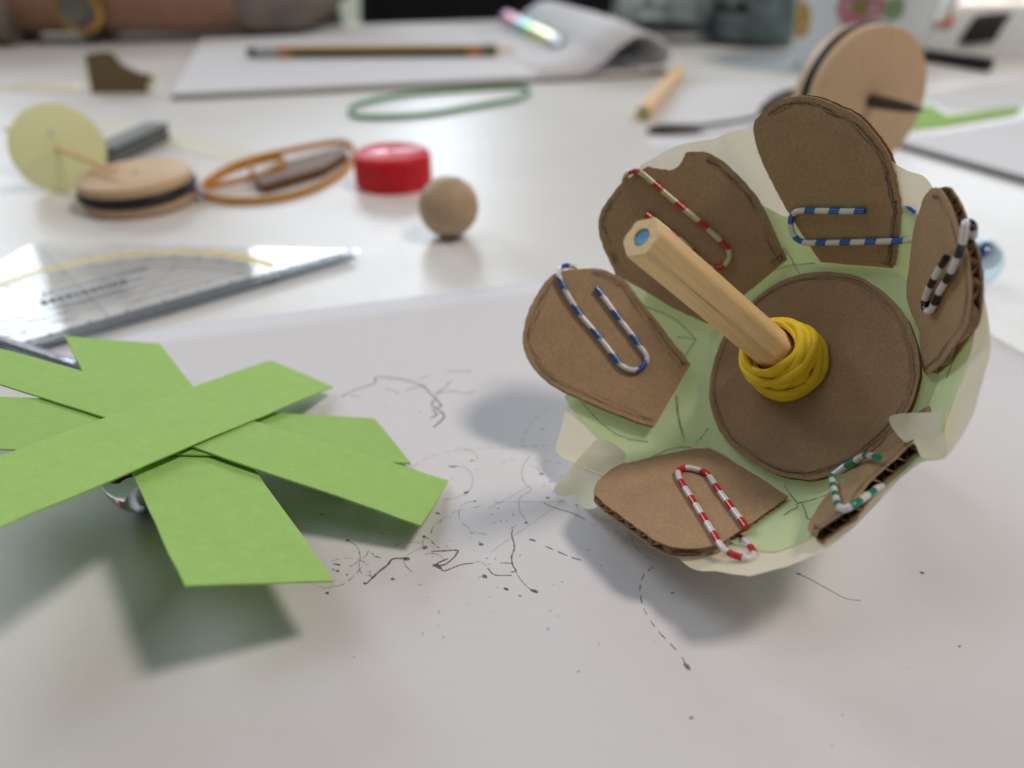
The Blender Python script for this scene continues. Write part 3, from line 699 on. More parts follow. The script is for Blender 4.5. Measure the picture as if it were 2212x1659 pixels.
TRIM = rim([(171, 16.4), (156, 16.2), (150, 14), (140, 12), (125, 10), (112, 9), (104, 18), (89, 24.3), (83, 23.2), (77, 21.6), (70, 19.3), (61, 18.4), (45, 17), (21, 14.2), (6, 14.3), (-10, 16), (-21, 16.9), (-28, 15.1), (-34, 13.9), (-42, 12), (-51, 12.5), (-62, 14.6), (-69, 13.2), (-74, 11.4), (-77, 7), (-85, 8), (-90, 10.3), (-95, 11.8), (-100, 14), (-110, 15.8), (-114, 18), (-120, 20.3), (-129, 19.1), (-138, 19), (-150, 18), (-160, 13), (-168, 11), (-176, 14)])
def cup(name, off, z0, rf, mat, wob, ragged, nphi=240, nz=14, r_in=4.5):
    V, F = [], []
    rings = []
    for q in (r_in, 9, 14, 17.5):
        rings.append([Vector((q * math.cos(2 * math.pi * i / nphi), q * math.sin(2 * math.pi * i / nphi), z0)) for i in range(nphi)])
    for j in range(nz + 1):
        ring = []
        for i in range(nphi):
            a = 2 * math.pi * i / nphi; d = math.degrees(a)
            zr = rf(d) + ragged * noise.noise(Vector((d * .12, off, 3)))
            z = z0 + (zr - z0) * j / nz
            r = rho(a, z, off)
            p = Vector((r * math.cos(a), r * math.sin(a), z))
            w = wob * noise.noise(p * .16) + wob * .5 * noise.noise(p * .5)
            w *= min(1, j / 4)
            ring.append(p + Vector((math.cos(a), math.sin(a), -.6)) * w)
        rings.append(ring)
    for ring in rings: V += ring
    for j in range(len(rings) - 1):
        for i in range(nphi):
            k = (i + 1) % nphi
            F.append((j * nphi + i, j * nphi + k, (j + 1) * nphi + k, (j + 1) * nphi + i))
    return mesh(name, V, F, mat, top, True)
gcup = cup('green_paper_cup', 2.3, -1.75, GRIM, M_PALEGREEN, .10, .4)
tcup = cup('tape_wrapping', 2.7, -2.3, lambda d: TRIM(d) * (.93 if -75 < d < 30 else 1), M_TAPE, .14, .5)
LV, LF = [], []
for l in BOWL_LINES:
    v, f, _ = tube_data(catmull([Vector(p) * 1 for p in l], 2), .13, 5)
    b = len(LV); LV += v; LF += [tuple(i + b for i in q) for q in f]
mesh('pencil_line', LV, LF, M_FAINT, gcup, True)['kind'] = 'stuff'
def patch(name, pts, mat, parent, bulge=0.6, wob=.3, seed=0):
    """soft sheet spanning a 3D outline"""
    P = catmull([Vector(p) for p in pts], 4, True)
    bm = bmesh.new()
    f = bm.faces.new([bm.verts.new(p) for p in P])
    bmesh.ops.triangulate(bm, faces=[f])
    bmesh.ops.subdivide_edges(bm, edges=[e for e in bm.edges if not e.is_boundary and e.calc_length() > 2.0], cuts=3, use_grid_fill=True)
    bmesh.ops.triangulate(bm, faces=bm.faces)
    inner = [v for v in bm.verts if not v.is_boundary]
    for _ in range(25): bmesh.ops.smooth_vert(bm, verts=inner, factor=.5, use_axis_x=True, use_axis_y=True, use_axis_z=True)
    bm.normal_update()
    nrm = sum((g.normal * g.calc_area() for g in bm.faces), Vector()).normalized()
    bd = [v.co.copy() for v in bm.verts if v.is_boundary]
    for v in inner:
        d = min((v.co - b).length for b in bd)
        v.co += nrm * (bulge * min(1, d / 4) + wob * noise.noise(v.co * .3 + Vector((seed, 0, 0))) * min(1, d / 2))
    V = [v.co.copy() for v in bm.verts]; bm.verts.index_update(); F = [tuple(v.index for v in g.verts) for g in bm.faces]
    bm.free()
    return fixn(mesh(name, V, F, mat, parent, True))
patch('tape_flap', FLAP2, M_TAPE2, top, .3, .35, 3)['label'] = 'curled tape end resting on the sheet'
patch('tape_flap', FLAP3, M_TAPE2, top, .2, .15, 8)['label'] = 'tape end folded inwards over the lower right petal'

# pencil axle
def hex_r(a, rc=3.85):
    k = (a % (math.pi / 3)) - math.pi / 6
    return min(rc * math.cos(math.pi / 6) / math.cos(k), rc * .955)
NS = 48; HROT = R(18)
rings = []
for z, s in ((-PEN_D, .06), (-PEN_D + 4, .28), (-PEN_D + 12.5, .96), (-PEN_D + 13.5, 1), (-12, 1), (0, 1), (8, 1.0), (20, .985), (34, .97), (PEN_L - 1.2, .955), (PEN_L - .25, .95), (PEN_L, .90)):
    rings.append([Vector((PEN_XY[0] + s * hex_r(2 * math.pi * i / NS) * math.cos(2 * math.pi * i / NS + HROT), PEN_XY[1] + s * hex_r(2 * math.pi * i / NS) * math.sin(2 * math.pi * i / NS + HROT),
                          z + (.12 * noise.noise(Vector((i * .4, 0, 0))) if z > 40 else 0))) for i in range(NS)])
for q, z in ((1.5, PEN_L + .02), (1.45, PEN_L - .45)):
    rings.append([Vector((PEN_XY[0] + q * math.cos(2 * math.pi * i / NS + HROT), PEN_XY[1] + q * math.sin(2 * math.pi * i / NS + HROT), z)) for i in range(NS)])
V = [p for r in rings for p in r]
F = [(j * NS + i, j * NS + (i + 1) % NS, (j + 1) * NS + (i + 1) % NS, (j + 1) * NS + i) for j in range(len(rings) - 1) for i in range(NS)]
F.append(tuple(range(NS))[::-1])
pen = autosmooth(fixn(mesh('pencil_axle', V, F, M_PENCILWOOD, top, True)), 28)
V, F = lathe_data([(1.47, PEN_L - 1.5), (1.47, PEN_L - .35), (1.0, PEN_L - .22), (.5, PEN_L - .36), (.0001, PEN_L - .4)], 20)
ld = fixn(mesh('pencil_lead', [v + Vector((PEN_XY[0], PEN_XY[1], 0)) for v in V], F, M_LEADBLUE, pen, True))
ld['label'] = 'blue lead'
ca = HROT + R(245)
cr = [Vector((PEN_XY[0] + math.cos(ca + .05 * noise.noise(Vector((z * .1, 5, 0)))) * 3.44, PEN_XY[1] + math.sin(ca + .05 * noise.noise(Vector((z * .1, 5, 0)))) * 3.44, z)) for z in range(14, int(PEN_L) - 3, 2)]
tube('crack', cr, lambda t: .03 + .09 * math.sin(math.pi * t), M_SPINDLE, pen, 5)

# rubber band wound round the foot of the pencil
band = thing('rubber_band', 'yellow rubber band wound in many turns round the foot of the pencil axle', 'rubber band', mat4=TOPM @ Matrix.Translation((PEN_XY[0] * MM, PEN_XY[1] * MM, .05 * MM)))
turns = [(6.9, 1.15, .02, -.04, .8, 1.9), (6.4, 2.5, .24, .12, .68, 1.75), (6.7, 3.4, -.30, .20, .68, 1.75), (6.1, 4.1, .36, -.26, .66, 1.7), (6.5, 4.7, -.10, -.40, .66, 1.7), (5.9, 5.4, .14, .42, .64, 1.65), (6.1, 5.7, -.42, .0, .64, 1.65), (5.4, 6.7, .34, -.06, .64, 1.6), (5.2, 7.4, -.06, -.32, .62, 1.5), (4.85, 8.3, -.12, .18, .6, 1.45)]
for i, (r, z, tx, ty, w, h) in enumerate(turns):
    pts = []
    for k in range(56):
        a = 2 * math.pi * k / 56
        q = r + .55 * noise.noise(Vector((math.cos(a) * 1.3, math.sin(a) * 1.3, i * 3.1)))
        pts.append(Vector((q * math.cos(a) + .2 * math.sin(i * 2), q * math.sin(a) + .2 * math.cos(i * 2.3), z + q * (tx * math.cos(a) + ty * math.sin(a)) * .85 + .5 * noise.noise(Vector((math.cos(a) * 1.6, math.sin(a) * 1.6, i * 5.3 + 40))))))
    pts = [Vector((p.x, p.y, max(p.z, h * .6))) for p in pts]
    tube('band_turn', pts, w, M_YELLOW, band, 14, True, h / w * .62, (0, 0, 1))

# paper clips on the petals
CLAB = {'left': 'blue and white striped paper clip hooked over the tip of the leftmost petal',
        'upleft': 'red and cream striped paper clip on the petal behind the pencil axle',
        'top': 'blue and white striped paper clip lying crosswise on the topmost petal',
        'right': 'black and white striped paper clip on the narrow right hand petal',
        'botleft': 'red and white striped paper clip on the bright lower left petal',
        'botright': 'green and white striped bent paper clip on the edge-on lower right petal'}
for k, pts in CLIP.items():
    pts = catmull([(-p[0], p[1], p[2]) for p in pts], 6)
    c = sum(pts, Vector()) / len(pts)
    v, f, uv = tube_data(pts, .56, 14)
    o = mesh('paper_clip', v, f, M_CLIP[k], None, True, uv, c)
    autosmooth(fixn(o), 50)
    o.matrix_world = TOPM @ PM[k] @ Matrix.Translation(c * MM)
    tag(o, CLAB[k], 'paper clip', 'striped paper clips on the flower petals')

# ================================================================== the green star top
MARB = Vector((-68.5, 120.8, 8.0 + SHZ))
gn = Vector((.27, .22, 1)).normalized()
PO = MARB + gn * 8.02
gx = (Vector((1, 0, 0)) - gn * gn.x).normalized(); gy = gn.cross(gx)
STM = Matrix.Translation(PO * MM) @ Matrix((gx, gy, gn)).transposed().to_4x4()
star = thing('paper_star_top', 'spinning top of four crossed lime green paper strips standing on a glass marble', 'spinning top', mat4=STM)
def onstar(px, py):
    r = Vector((1, 0, 0)) * ((px - 1106) / FOC) + DN * ((py - 829.5) / FOC) + FW
    C0 = Vector((0, 0, CAM_H)); p = C0 + r * ((PO - C0).dot(gn) / r.dot(gn)) - PO
    return Vector((p.dot(gx), p.dot(gy)))
def strip(e1, e2, f1, f2, ext, z, seed, mat):
    a, b, c, d = (onstar(*p) for p in (e1, e2, f2, f1))      # a,b end edge; d follows a, c follows b
    if ext: c = c + (c - b).normalized() * ext; d = d + (d - a).normalized() * ext
    n, m = 24, 4; V, F = [], []
    for i in range(n + 1):
        for j in range(m + 1):
            p = a.lerp(d, i / n).lerp(b.lerp(c, i / n), j / m)
            p = p + Vector((noise.noise(Vector((p.x * .3, p.y * .3, seed))), noise.noise(Vector((p.x * .3, p.y * .3, seed + 5))))) * .22
            w = .5 * noise.noise(Vector((p.x * .035, p.y * .035, seed * 3.7))) - .55 * (p.length / 45) ** 2
            V.append(Vector((p.x, p.y, z + w * min(1, p.length / 25))))
    for i in range(n):
        for j in range(m):
            q = i * (m + 1) + j; F.append((q, q + 1, q + m + 2, q + m + 1))
    o = fixn(mesh('paper_strip', V, F, mat, star))
    s = o.modifiers.new('thickness', 'SOLIDIFY'); s.thickness = .32 * MM; s.offset = 0
    return o
strip((140, 720), (345, 737), (400, 1262), (722, 1250), 0, .2, 1, M_LIME_C)
strip((808, 907), (886, 1003), (0, 865), (0, 980), 14, .85, 2, M_LIME_B)
strip((967, 1048), (907, 1143), (0, 765), (0, 845), 16, 1.5, 3, M_LIME_C)
strip((583, 793), (717, 850), (0, 1010), (0, 1167), 22, 2.15, 4, M_LIME)

def mat_glass(name, col, ior=1.5, tint=.96):
    m = NT(name); m.set(Base_Color=col, Roughness=.01, Transmission_Weight=1.0, IOR=ior)
    return m.m
M_GLASS = mat_glass('clear_glass', (.93, .97, .96))
M_GLASSBLUE = mat_glass('bluish_glass', (.86, .94, .98), 1.14)
M_GLASSBLUE.node_tree.nodes['Principled BSDF'].inputs['Coat Weight'].default_value = 1.0
def sphere(name, r, c, mat, parent=None, org=None, seg=48, M4=None):
    prof = [(max(1e-7, r * math.sin(math.pi * i / 32)), -r * math.cos(math.pi * i / 32)) for i in range(33)]
    V, F = lathe_data(prof, seg)
    if M4: V = [M4 @ v for v in V]
    o = fixn(mesh(name, [v + Vector(c) for v in V], F, mat, parent, True, None, org))
    bm = bmesh.new(); bm.from_mesh(o.data); bmesh.ops.remove_doubles(bm, verts=bm.verts, dist=1e-7); bm.to_mesh(o.data); bm.free()
    return o
M_SWIRL_R = plain('red_swirl', (.50, .05, .02), .4, .3, .6)
M_SWIRL_B = plain('blue_swirl', (.03, .14, .42), .4, .3, .6)
M_SWIRL_W = plain('white_swirl', (.70, .74, .78), .4, .1, .6)
def vane(name, r, ang, mat, parent, c, tw=1.2, rot=None):
    V, F = [], []; n, m = 20, 6
    for i in range(n + 1):
        t = -1 + 2 * i / n; zz = t * r * .88; w = r * .80 * math.sqrt(max(0.02, 1 - (t * .92) ** 2))
        for j in range(m + 1):
            q = w * (j / m) ; a = ang + tw * t + .4 * (j / m)
            p = Vector((q * math.cos(a), q * math.sin(a), zz))
            V.append((rot @ p if rot else p) + Vector(c))
    for i in range(n):
        for j in range(m):
            q = i * (m + 1) + j; F.append((q, q + 1, q + m + 2, q + m + 1))
    o = mesh(name, V, F, mat, parent, True)
    s = o.modifiers.new('thickness', 'SOLIDIFY'); s.thickness = .35 * MM
    return o
mb = sphere('marble', 8.0, (0, 0, -8.02), M_GLASS, star)
for a in (0.3, 2.4, 4.5): vane('swirl', 8.0, a, M_SWIRL_R if a < 4 else M_SWIRL_W, mb, (0, 0, -8.02), 1.1, Matrix.Rotation(R(70), 3, 'X'))

# ================================================================== set square
def mat_clear(name, tint, gloss_rough=.03, ior=1.49):
    m = NT(name); t = m.t
    tp = m.n('ShaderNodeBsdfTransparent'); tp.inputs[0].default_value = (*tint, 1)
    gl = m.n('ShaderNodeBsdfGlossy'); gl.inputs['Roughness'].default_value = gloss_rough
    fr = m.n('ShaderNodeFresnel'); fr.inputs['IOR'].default_value = ior
    geo = m.n('ShaderNodeNewGeometry'); front = m.math('SUBTRACT', 1.0, geo.outputs['Backfacing'])
    mx = m.n('ShaderNodeMixShader')
    m.l(m.math('MULTIPLY', fr.outputs[0], front), mx.inputs[0]); m.l(tp.outputs[0], mx.inputs[1]); m.l(gl.outputs[0], mx.inputs[2]); m.l(mx.outputs[0], m.out.inputs[0])
    return m.m
M_ACRYL = mat_clear('clear_acrylic', (.985, .985, .985), .02, 1.5)
M_ACRYL_EDGE = mat_clear('acrylic_bevel', (.52, .54, .56), .08, 1.5)
M_PRINT = plain('black_print', (.02, .02, .022), .5)
M_PRINT_G = plain('grey_print', (.06, .06, .065), .5)
M_PRINT_Y = plain('yellow_print', (.68, .52, .02), .5)
T_ = at(796, 553, .6)
hd = Vector((math.cos(R(221)), math.sin(R(221)), 0)); hn = Vector((hd.y, -hd.x, 0))
if hn.y < 0: hn = -hn
sq = thing('set_square', 'transparent set square with yellow protractor arc and grey ruled edge', 'set square', (T_.x, T_.y, 0))
def sqp(a, b, z): return hd * a + hn * b + Vector((0, 0, z))     # a along the long edge, b towards the right angle
SQZ = .75
def rounded(poly, r, n=5):
    out = []
    N = len(poly)
    for i in range(N):
        p, a, b = Vector(poly[i]), Vector(poly[i - 1]), Vector(poly[(i + 1) % N])
        d1, d2 = (a - p).normalized(), (b - p).normalized()
        for k in range(n + 1):
            t = k / n
            q = (p + d1 * r) * (1 - t) ** 2 + p * 2 * t * (1 - t) + (p + d2 * r) * t * t
            out.append((q.x, q.y))
    return out
tri = rounded([(0, 0), (160, 0), (80, 80)], 4)
plate = prism('plate', [(a, b) for a, b in tri if True], SQZ, SQZ + 2.0, M_ACRYL, sq, None, lambda v: sqp(v.x, v.y, v.z))
bevel(plate, .35, 2, 30)
edge = prism('ruled_edge', [(5, -.1), (155, -.1), (152, 3.4), (8, 3.4)], SQZ + .2, SQZ + 2.25, M_ACRYL_EDGE, sq, None, lambda v: sqp(v.x, v.y, v.z - (.9 if v.y < 1 and v.z > SQZ + 1 else 0)))
def flatprint(name, quads, mat, parent, z):
    V, F = [], []
    for q in quads:
        b = len(V); V += [sqp(x, y, z) for x, y in q]; F.append(tuple(range(b, b + len(q))))
    return fixn(mesh(name, V, F, mat, parent))
def ln(x0, y0, x1, y1, w):
    d = Vector((x1 - x0, y1 - y0)); n = Vector((-d.y, d.x)).normalized() * w / 2
    return [(x0 + n.x, y0 + n.y), (x1 + n.x, y1 + n.y), (x1 - n.x, y1 - n.y), (x0 - n.x, y0 - n.y)]
Q = []
for i in range(151):
    a = 5 + i
    Q.append(ln(a, .4, a, 4.6 if i % 10 == 0 else (3.6 if i % 5 == 0 else 2.6), .62))
flatprint('edge_tick', Q, M_PRINT_G, sq, SQZ + 2.32)
Q = []
for b in range(10, 46, 5):
    half = 80 - b - 12
    for s in (-1, 1): Q.append(ln(80 + s * 6, b, 80 + s * min(half, 46), b, .5))
for d in (45, 135): Q.append(ln(80, 0, 80 + 55 * math.cos(R(d)), 55 * math.sin(R(d)), .2))
Q.append(ln(80, 0, 80, 70, .25))
flatprint('guide_line', Q, M_PRINT_G, sq, SQZ + 2.06)
Q = []
def arcq(r0, r1, a0, a1, n):
    return [[(80 + r * math.cos(R(a)), r * math.sin(R(a))) for r, a in ((r0, a0 + (a1 - a0) * i / n), (r1, a0 + (a1 - a0) * i / n), (r1, a0 + (a1 - a0) * (i + 1) / n), (r0, a0 + (a1 - a0) * (i + 1) / n))] for i in range(n)]
flatprint('protractor_arc', arcq(49.8, 52.4, 8, 172, 60), M_PRINT_Y, sq, SQZ + 2.05)
Q = []
for d in range(5, 176):
    r0 = 46.5 if d % 10 == 0 else (47.6 if d % 5 == 0 else 48.4)
    Q.append(ln(80 + r0 * math.cos(R(d)), r0 * math.sin(R(d)), 80 + 49.4 * math.cos(R(d)), 49.4 * math.sin(R(d)), .2))
Q += [ln(80 + r * math.cos(R(d)), r * math.sin(R(d)), 80 + (r + 3) * math.cos(R(d)), (r + 3) * math.sin(R(d)), .22) for d in range(20, 165, 10) for r in (53.2,)]
flatprint('protractor_tick', Q, M_PRINT, sq, SQZ + 2.08)
def textmesh(name, s, size, M4, mat, parent):
    cu = bpy.data.curves.new(name, 'FONT'); cu.body = s; cu.size = size * MM; cu.align_x = 'CENTER'; cu.resolution_u = 2
    t = bpy.data.objects.new(name, cu); COL.objects.link(t)
    me = bpy.data.meshes.new_from_object(t.evaluated_get(bpy.context.evaluated_depsgraph_get()))
    bpy.data.objects.remove(t)
    o = bpy.data.objects.new(name, me); COL.objects.link(o); me.materials.clear(); me.materials.append(mat)
    o.parent = parent; o.matrix_basis = M4
    return o
def sqm(a, b, z, rot):
    x = (hd * math.cos(rot) + hn * math.sin(rot)); y = Vector((0, 0, 1)).cross(x)
    return Matrix.Translation(sqp(a, b, z) * MM) @ Matrix((x, y, Vector((0, 0, 1)))).transposed().to_4x4()
for i in range(1, 8):
    for s in (-1, 1): textmesh('scale_number', str(i), 2.6, sqm(80 + s * i * 10, 7.4, SQZ + 2.07, math.pi), M_PRINT, sq)
for d in range(20, 165, 10):
    textmesh('degree_number', str(d), 2.4, sqm(80 + 44.6 * math.cos(R(d)), 44.6 * math.sin(R(d)), SQZ + 2.07, R(d) + math.pi / 2), M_PRINT, sq)
# the dark printed word and the finer line of print above it, too blurred in the photo to read
Q = []
x = 68.
while x < 90:
    w = 1.2 + random.random() * 1.0; Q.append([(x, 23.4), (x + w, 23.4), (x + w, 27.8), (x, 27.8)]); x += w + .5
flatprint('printed_word', Q, M_PRINT, sq, SQZ + 2.07)
Q = []
x = 60.
while x < 90:
    w = .6 + random.random() * .7; Q.append([(x, 30.5), (x + w, 30.5), (x + w, 32.8), (x, 32.8)]); x += w + .45
flatprint('printed_line', Q, M_PRINT_G, sq, SQZ + 2.07)

# knurled metal rod beside the set square
M_STEEL = NT('blued_steel'); M_STEEL.set(Base_Color=(.42, .47, .56), Metallic=.9, Roughness=.28); M_STEEL = M_STEEL.m
M_METAL = NT('dull_metal'); M_METAL.set(Base_Color=(.55, .56, .57), Metallic=1.0, Roughness=.3); M_METAL = M_METAL.m
r0, r1 = at(-70, 716, 3.4), at(186, 801, 3.4)
rod = thing('knurled_rod', 'thin ribbed steel rod with a pointed tip between set square and green star', 'rod', (r0.x, r0.y, 0))
n = 420; L = (r1 - r0).length
pts = [(r0 - Vector((r0.x, r0.y, 0))).lerp(r1 - Vector((r0.x, r0.y, 0)), i / n) for i in range(n + 1)]
def rodr(t):
    x = t * L
    if L - x < 3.2: return .15 + 1.5 * (L - x) / 3.2
    if L - x < 7: return 1.65
    return 1.55 + .28 * math.sin(2 * math.pi * x / 1.05)
tube('shaft', pts, rodr, M_STEEL, rod, 14)

# ================================================================== things on the table behind
def axis_mat(d, p):
    d = Vector(d).normalized()
    return Matrix.Translation(Vector(p)) @ d.to_track_quat('Z', 'Y').to_matrix().to_4x4()
def wheel(name, label, r, th, M4, ring, mat, parent_loc, wood=M_BEECH, hole=2.2):
    w = thing(name, label, 'spinner', parent_loc)
    W = Matrix.Translation(-Vector(parent_loc)) @ M4
    g = ring
    h = th / 2
    b = 1.1
    lathe('disc_half', [(hole, h - 2), (hole, h - .3), (hole + .4, h), (r - b, h), (r - .3, h - .4), (r, h - b), (r, g + .5), (r - .6, g), (r - 3.2, g), (r - 3.2, 0)], wood, w, 72, W)
    lathe('disc_half', [(.001, -h + .01), (r - b, -h), (r - .3, -h + .4), (r, -h + b), (r, -g - .5), (r - .6, -g), (r - 3.2, -g), (r - 3.2, -.02)], wood, w, 72, W)
    v, f, _ = tube_data([Vector(((r - .9) * math.cos(2 * math.pi * k / 64), (r - .9) * math.sin(2 * math.pi * k / 64), 0)) for k in range(64)], g + .35, 12, True, .95, (0, 0, 1))
    fixn(mesh('rubber_ring', [W @ p for p in v], f, M_BLACK, w, True))
    lathe('hub_bottom', [(.001, h - 2.01), (hole - .02, h - 2.01)], M_SPINDLE, w, 20, W)
    return w
WC = at(298, 404, 6.0)
wheel('wooden_spinner', 'beech disc spinner lying flat, black rubber ring round its groove, small centre hole', 20.6, 11.2, axis_mat((-.03, -.02, 1), WC), 1.8, None, (WC.x, WC.y, 0), M_BEECH, 1.3)

# yellow translucent disc on a wooden skewer
M_WHITEDOT = plain('white_dot', (.8, .8, .78), .5)
M_YPLAST = mat_paper('yellow_translucent_plastic', (.84, .82, .58), .6, .03, .05, (.94, .92, .66), .35)
p0 = at_depth(126, 322, 318); p1 = at_depth(246, 368, 296)
ax = (p1 - p0).normalized()
sk0 = p0 - ax * 46
ypt = thing('yellow_disc_top', 'pale yellow translucent disc pierced by a wooden skewer leaning behind the flat wheel', 'spinning top', (p0.x, p0.y, 0))
nrm = Vector((.42, -.86, .16)).normalized()
DM = axis_mat(nrm, p0 - Vector((p0.x, p0.y, 0)))
lathe('yellow_disc', [(.9, .3), (16.9, .3), (17.2, .15), (17.2, -.15), (16.9, -.3), (.9, -.3), (.9, .3)], M_YPLAST, ypt, 64, DM)
lathe('hole_light_dot', [(.01, .5), (1.3, .5), (1.3, -.5), (.01, -.5)], M_WHITEDOT, ypt, 20, DM @ Matrix.Translation((-1, 6.0, 0)))  # solid white disc: bright light through a hole, put in as colour
tube('skewer', [sk0 - Vector((p0.x, p0.y, 0)), p0 - Vector((p0.x, p0.y, 0)), p1 - Vector((p0.x, p0.y, 0))], 1.0, M_PENCILWOOD, ypt, 10)

# grey ribbed block
c = at(290, 330, 0)
rb = thing('ribbed_block', 'small grey ribbed strip pile lying behind the flat wooden wheel', 'block', (c.x, c.y, 0))
M_GREYCARD = plain('grey_strip', (.20, .215, .21), .5, .2, .5)
M_GREYDK = plain('dark_strip', (.06, .07, .07), .6, .2, .5)
_d = at(338, 300, 0) - at(232, 350, 0)
BM = Matrix.Rotation(math.atan2(_d.y, _d.x), 4, 'Z')
for i in range(7):
    V, F = box_pts(46, 11 - .3 * (i % 2), 1.15)
    o = mesh('strip', [BM @ (v + Vector((.6 * math.sin(i * 2.2), .5 * math.cos(i * 1.7), i * 1.25))) for v in V], F, M_GREYCARD if i % 2 == 0 else M_GREYDK, rb)
# pale tape lying on the table
def flat_poly(name, px, z, th, mat, label, cat, group=None, parent=None):
    P = [at(x, y, z) for x, y in px]; c = sum(P, Vector()) / len(P); c.z = 0
    o = prism(name, [(p.x, p.y) for p in P], z, z + th, mat, None, c)
    return tag(o, label, cat, group)
M_TAPEFLAT = mat_clear('clear_tape', (.92, .91, .80), .35, 1.35)
M_TAPEPALE = plain('pale_tape', (.72, .71, .58), .5, .06, .2)
flat_poly('tape_strip', [(222, 258), (300, 262), (440, 300), (560, 330), (640, 345), (600, 358), (470, 345), (330, 315), (225, 300)], .05, .2, M_TAPEPALE, 'wrinkled strip of pale tape lying behind the flat wheel and orange bands', 'tape')

# orange rubber bands tied to the wheel, a brown wooden slat inside the loop
ob0 = at(590, 380, 0)
ob = thing('rubber_band', 'orange rubber bands in open loops between the flat wheel and the red cap', 'rubber band', (ob0.x, ob0.y, 0))
def bandloop(name, px, mat, parent, org, r, closed=True):
    P = catmull([at(x, y, z) for x, y, z in px], 8, closed)
    return tube(name, P, r, mat, parent, 8, closed, 1.5, None, org)
bandloop('band_loop', [(432, 408, 3), (475, 372, 4), (540, 345, 4), (640, 322, 3), (725, 307, 2), (758, 314, 1.6), (762, 340, 1.4), (735, 375, 1.2), (670, 410, 1.2), (590, 430, 1.2), (500, 434, 1.4), (450, 424, 2)], M_ORANGE, ob, ob0, .95)
bandloop('band_loop', [(434, 404, 4), (500, 368, 5), (570, 345, 6), (606, 342, 6), (612, 356, 5), (585, 374, 4), (530, 388, 3.5), (470, 400, 3.5)], M_ORANGE, ob, ob0, .9)
bandloop('band_loop', [(532, 352, 6.5), (545, 366, 5.5), (540, 384, 4)], M_ORANGE, ob, ob0, .9, False)
kn = at(432, 412, 4)
M_LILAC = plain('lilac_thread', (.55, .50, .58), .6, .1, 1.)
sphere('knot', 2.2, kn - ob0, M_LILAC, ob)
P = [at(548, 398, 1), at(600, 368, 1), at(690, 344, 1), at(745, 330, 1), at(752, 345, 1), at(700, 378, 1), at(570, 416, 1)]
cc = sum(P, Vector()) / len(P); cc.z = 0
sl = prism('wood_offcut', [(p.x, p.y) for p in P], .6, 4.2, M_DARKWOOD, None, cc); bevel(sl, .5, 2)
tag(sl, 'dark brown wood offcut lying inside the orange rubber band loop', 'wood')

# red bottle cap
cpc = Vector((-48.6, 327, 0))
cap = thing('bottle_cap', 'red ribbed plastic bottle cap with a hole, between orange bands and wooden ball', 'bottle cap', cpc)
NSEG = 168; V, F = [], []
prof = [(15.2, 0, 1), (15.2, 1.2, 0), (15.25, 1.6, 1), (15.2, 11.6, 1), (14.9, 12.6, .6), (14.1, 13.3, 0), (12.9, 13.5, 0), (12.4, 13.1, 0), (3.0, 13.0, 0), (1.9, 12.8, 0), (1.6, 11.6, 0), (.02, 11.5, 0)]
for r, z, k in prof:
    for i in range(NSEG):
        a = 2 * math.pi * i / NSEG; q = r + k * .42 * (1 if (i % 4) < 2 else -1)
        V.append((q * math.cos(a), q * math.sin(a), z))
for j in range(len(prof) - 1):
    for i in range(NSEG):
        F.append((j * NSEG + i, j * NSEG + (i + 1) % NSEG, (j + 1) * NSEG + (i + 1) % NSEG, (j + 1) * NSEG + i))
autosmooth(fixn(mesh('cap_shell', V, F, M_RED, cap, True)), 40)
lathe('tamper_ring', [(14.3, .02), (15.5, .02), (15.6, .4), (15.5, 1.0), (14.3, 1.0)], M_RED, cap, 64)

# wooden ball
bc = at(969, 446, 10.3)
sphere('wooden_ball', 10.3, (0, 0, 0), M_BALLWOOD, None, None)
wb = bpy.data.objects['wooden_ball']; wb.location = bc * MM; wb.rotation_euler = (.4, .3, .9)
tag(wb, 'small plain wooden ball standing alone on the white table', 'ball')

# glass marble behind the flower top
mc = at(2110, 566, 7.2)
gm = thing('glass_marble', 'clear glass marble with blue swirls half hidden behind the flower top', 'marble', (mc.x, mc.y, 0))
gs = sphere('glass', 7.2, (0, 0, 7.2), mat_clear('blue_tinted_glass', (.80, .90, .95), .02, 1.5), gm)
for a in (0.2, 2.2, 4.2): vane('swirl', 7.2, a, M_SWIRL_B if a < 4 else M_SWIRL_W, gs, (0, 0, 7.2), 1.3, Matrix.Rotation(R(30), 3, 'Y'))

# green rubber band
gb0 = at(945, 218, 0)
gbo = bandloop('rubber_band', [(755, 240, 1.3), (775, 225, 1.3), (850, 208, 1.3), (950, 198, 1.3), (1060, 190, 1.3), (1125, 188, 1.3), (1143, 197, 1.3), (1115, 214, 1.3), (1020, 231, 1.3), (920, 247, 1.3), (830, 253, 1.3), (770, 251, 1.3)], M_GREENBAND, None, gb0, .95)
tag(gbo, 'thin green rubber band in a flat loop in front of the drawing pad', 'rubber band')

# drawing pad with its pages rolled up on the right
FL, FR_, RL = at(369, 202, 4), at(1452, 151, 4), at(384, 86, 4)
pu = (FR_ - FL); PW = pu.length; pu.normalize(); pv = Vector((-pu.y, pu.x, 0)); PDp = (RL - FL).dot(pv)
pad = thing('drawing_pad', 'white drawing pad on grey card with its pages rolled up along one side', 'pad', (FL.x, FL.y, 0))
def pp(a, b, z): return pu * a + pv * b + Vector((0, 0, z))
M_GREYBOARD = plain('grey_board', (.28, .265, .24), .9, .12, .3)
prism('back_board', [(0, 0), (PW, 0), (PW, PDp), (0, PDp)], .05, 2.2, M_GREYBOARD, pad, None, lambda v: pp(v.x, v.y, v.z))
prism('page_block', [(.5, .6), (PW - 16, .6), (PW - 16, PDp - .5), (.5, PDp - .5)], 2.25, 4.0, M_PAPER_BACK, pad, None, lambda v: pp(v.x, v.y, v.z))
V, F = [], []
